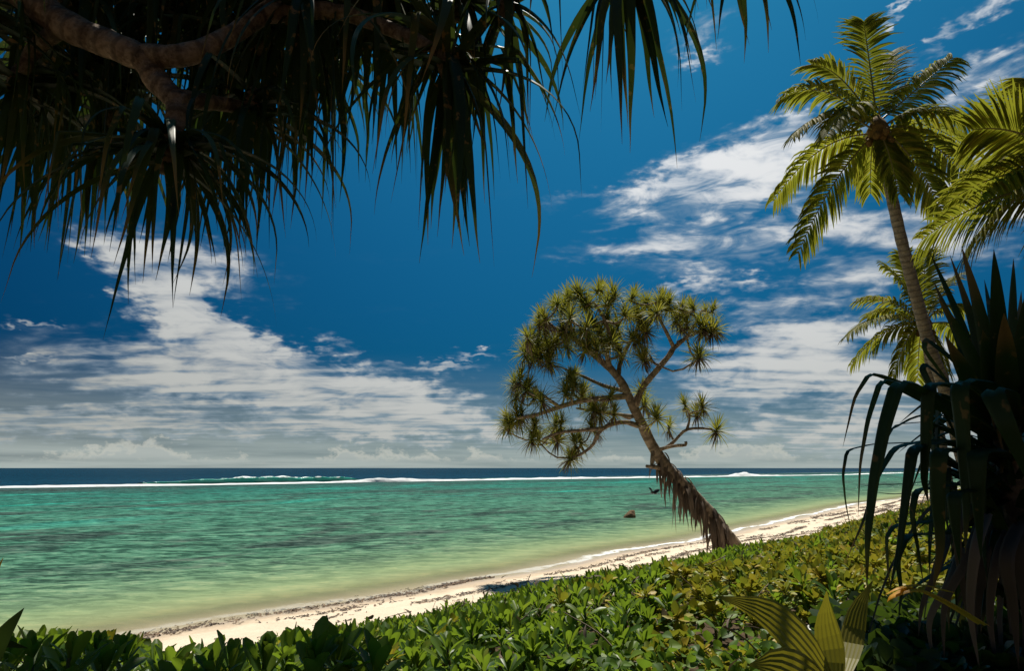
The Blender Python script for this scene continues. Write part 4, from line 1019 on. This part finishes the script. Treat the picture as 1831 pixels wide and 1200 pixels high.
def build_seedlings():
    # young coconut with pleated leaves
    D = 1.95; P = lambda x, y, o=0: at(x, y, D + o)
    c = P(1495, 1235); b = Vector((c.x, c.y, gz(c.x, c.y))); root = empty('coconut_seedling', b)
    tag(root, 'young coconut seedling with yellow green pleated leaves among the low plants', 'plant')
    st = catmull([b - Vector((0, 0, .03)), b.lerp(c, .5) + Vector((.02, 0, 0)), c + Vector((0, 0, .03))], 8)
    wpart('stem', tube_mesh('stem', st, [.022 - .008 * i / 8 for i in range(9)], M['stem'], 8), root)
    def pleat(pxs, wpx, side, prof=(.25, .62, .9, 1, .95, .8, .55, .25, .04)):
        pts = catmull([P(*q) for q in pxs], len(prof) - 1); w = wpx / 2 * D / F
        v, f = strap(pts, [w * k for k in prof], .045, 13, side); n = len(prof)
        wpart('leaf', make_mesh('leaf', v, f, M['seedling'], False, {'tip': [i / n * .6 for i in range(n) for _ in range(13)], 'rnd': [random.random() * .5] * len(v)}), root)
    pleat([(1495, 1235), (1450, 1172, -.05), (1400, 1118, -.08), (1350, 1086, -.1), (1283, 1068, -.1)], 66, Vector((.5, .3, .8)))
    pleat([(1495, 1235), (1486, 1170, .05), (1476, 1110, .06), (1478, 1058, .05)], 62, Vector((1, .3, 0)))
    pleat([(1500, 1235), (1520, 1160, .15), (1535, 1090, .2), (1560, 1040, .2)], 46, Vector((1, -.4, .2)))
    pleat([(1490, 1240), (1440, 1215, -.2), (1390, 1190, -.25), (1340, 1190, -.25)], 70, Vector((.4, .4, .8)))
    # strap leaf plant at the left edge
    D = 1.5; c = at(-50, 1230, D); b = Vector((c.x, c.y, gz(c.x, c.y))); root = empty('strap_leaf_plant', b)
    tag(root, 'strap leaved plant with one yellow leaf tip beside the paddle leaf shrubs', 'plant')
    def st_leaf(pxs, wpx, m='pan_right'):
        pts = catmull([at(x, y, D + o) for (x, y, o) in pxs], 10)
        wpart('leaf', strap_mesh('leaf', pts, wpx / 2 * D / F, M[m], .3, 3, Vector((1, .2, .2)), 0, 1.8, .9, .9), root)
    wpart('stem', tube_mesh('stem', catmull([b - Vector((0, 0, .03)), b.lerp(c, .5), c], 6), [.02] * 7, M['stem'], 8), root)
    st_leaf([(-50, 1230, 0), (-20, 1180, 0), (10, 1130, .0), (43, 1088, .02)], 46)
    st_leaf([(-60, 1230, 0), (-50, 1140, 0), (-25, 1060, .05), (6, 998, .06)], 30, 'orange')
    st_leaf([(-50, 1230, 0), (-40, 1170, .1), (0, 1150, .1), (50, 1160, .12)], 36)
    st_leaf([(-60, 1230, 0), (-80, 1140, .1), (-110, 1060, .1), (-150, 1020, .1)], 40)

# ------------------------------------------------------------------ small things on the beach
def build_small(d0):
    rn = np.random.RandomState(9)
    # stranded weed: shredded strips along the tide lines
    m, t, out = mat('seaweed')
    r = t.new('ShaderNodeAttribute', attribute_name='rnd').outputs['Fac']
    bs = t.new('ShaderNodeBsdfPrincipled', {'Base Color': t.ramp(r, [(0, (.025, .014, .008)), (.6, (.08, .045, .022)), (1, (.17, .10, .045))]), 'Roughness': .8})
    t.l.new(bs.outputs[0], out.inputs[0])
    S, I, sc = [], [], []
    for (i0, wid, n, s0, s1, k, amt) in [(1.5, .22, 1500, 2, 60, .5, .5), (2.5, .30, 1800, 0, 60, .4, .5), (3.7, .20, 2400, -6, 75, .6, .35), (5.0, .45, 1700, -6, 80, .5, .5), (6.4, .5, 2300, -4, 95, .4, .45), (.2, .5, 700, -2, 8.5, .5, .45), (.0, .2, 420, 8.5, 11, .5, 0), (4.4, 2.4, 700, -6, 60, .5, 1)]:
        s = rn.uniform(s0, s1, n); i = i0 + .35 * vnoise(s * k, i0 * 9, 51) + rn.normal(0, wid, n) * .6
        keep = vnoise(s * 1.1, i0 * 5, 52) + .6 * vnoise(s * .35, i0 * 3, 53) + rn.normal(0, .2, n) > amt - .35
        S.append(s[keep]); I.append(i[keep]); sc.append(rn.uniform(.35, 1.0, keep.sum()) ** 2)
    S = np.concatenate(S); I = np.concatenate(I); sc = np.concatenate(sc); N = len(S)
    x, y = xy(S, I); z = height(S, I) + .006
    tv = []; 
    for k in range(5):
        for u in (-1, 1): tv.append((k / 4 - .5, u * .09 * (1.2 - abs(k - 2) * .3) + .12 * math.sin(k * 1.9), .05 + .07 * math.sin(k * 2.3 + u)))
    tv = np.array(tv); tf = np.array([(2 * k, 2 * k + 1, 2 * k + 3, 2 * k + 2) for k in range(4)])
    mats = rot_mats(rn, N, .12, .07 + .26 * sc * np.interp(S, [0, 20, 60], [.75, 1, 1.6]))
    me = scatter_mesh('stranded_seaweed', tv, tf, mats, np.stack([x, y, z], -1), m, rn.rand(N))
    tag(obj('stranded_seaweed', me), 'brown stranded seaweed strewn in lines on the sand', 'seaweed', kind='stuff')
    # rock in the lagoon
    q = on_sea(1127, 926); mb_v = []; mb_f = []
    import bmesh
    bm = bmesh.new(); bmesh.ops.create_icosphere(bm, subdivisions=4, radius=1)
    for v in bm.verts:
        n = v.co.normalized()
        k = 1 + .22 * float(vnoise(n.x * 3, n.y * 3 + n.z * 5, 61)) + .10 * float(vnoise(n.x * 9, n.z * 9 + n.y * 4, 62))
        v.co = Vector((n.x * .50 * k - max(0, -n.x) * .25 * (1 - max(0, n.z)), n.y * .42 * k, max(n.z, -.4) * .62 * k + .14 * n.x))
    me = bpy.data.meshes.new('rock'); bm.to_mesh(me); bm.free()
    me.polygons.foreach_set('use_smooth', np.ones(len(me.polygons), bool))
    rm = bark_mat('wet_rock', (.06, .04, .022), (.26, .16, .08), 0, 6, .05); me.materials.append(rm)
    tag(obj('rock', me, None, (q.x, q.y, .04), (0, 0, .4), .82), 'small brown rock breaking the surface of the lagoon', 'rock')
    # bird flying below the leaning trunk
    c = at(1168, 881, d0 - .4); root = empty('bird', c); tag(root, 'small black bird with white flecks flying below the leaning trunk', 'bird')
    m, t, out = mat('bird_plumage')
    geo = t.new('ShaderNodeTexCoord').outputs['Object']
    col = t.mix(t.smooth(t.noise(geo, 22, 3), .60, .66), c4((.010, .010, .012)), c4((.45, .45, .45)))
    bs = t.new('ShaderNodeBsdfPrincipled', {'Base Color': col, 'Roughness': .6}); t.l.new(bs.outputs[0], out.inputs[0])
    m2, t2, out2 = mat('bird_wing'); bs = t2.new('ShaderNodeBsdfPrincipled', {'Base Color': c4((.010, .010, .012)), 'Roughness': .6}); t2.l.new(bs.outputs[0], out2.inputs[0])
    pts = [Vector(p) for p in [(-.11, .02, -.02), (-.08, .01, -.015), (-.04, 0, -.01), (0, 0, 0), (.04, 0, .012), (.065, 0, .028), (.085, -.005, .034), (.10, -.008, .033), (.118, -.01, .030)]]
    obj('body', tube_mesh('body', pts, [.006, .020, .038, .045, .038, .027, .028, .017, .003], m, 10), root, (0, 0, 0), (0, .35, 2.3))
    def wing(sx):
        span = .25 if sx < 0 else .21; v = []; f = []
        for k in range(7):
            u = k / 6; zc = .02 + span * (.55 * u + .25 * math.sin(u * 2.6)); xc = sx * (.02 + span * .78 * u)
            ch = .10 * (1 - u ** 2.2) + .008
            v += [(xc, ch * .55 - .02 * u, zc), (xc, 0 - .02 * u, zc + .008), (xc, -ch * .9 - .05 * u * (1 - u) - .02 * u, zc - .006)]
        for k in range(6):
            for j in range(2): f.append((k * 3 + j, k * 3 + j + 1, k * 3 + j + 4, k * 3 + j + 3))
        return make_mesh('wing', v, f, m2)
    obj('wing', wing(-1), root, (0, 0, 0), (.75, .12, .1)); obj('wing', wing(1), root, (0, 0, 0), (.75, .12, .1))
    v = [(-.02, 0, 0), (.02, 0, 0), (-.045, -.11, -.015), (0, -.10, -.01), (.045, -.11, -.015)]
    obj('tail', make_mesh('tail', v, [(0, 1, 3), (0, 3, 2), (1, 4, 3)], m2), root, (.06, .02, -.06), (-.4, 0, .5))

tb, d0 = build_leaning()
build_palms()
build_broad_tree('broadleaf_tree', 'dark broadleaf tree crown behind the upright screw pine leaves', (15.0, 12.2), (14.4, 12.4, 5.6), 3.6, 1.9, 5200, .24, 5)
build_broad_tree('broadleaf_tree', 'unseen broadleaf tree added to shade the dark screw pine', (5.6, 4.4), (3.15, 5.0, 9.2), 1.05, .45, 3600, .25, 6)  # out-of-view tree, added to keep the sun off the screw pine
build_right_pandanus()
build_low_plants(tb)
build_litter()
build_seedlings()
build_small(d0)
build_overhang()
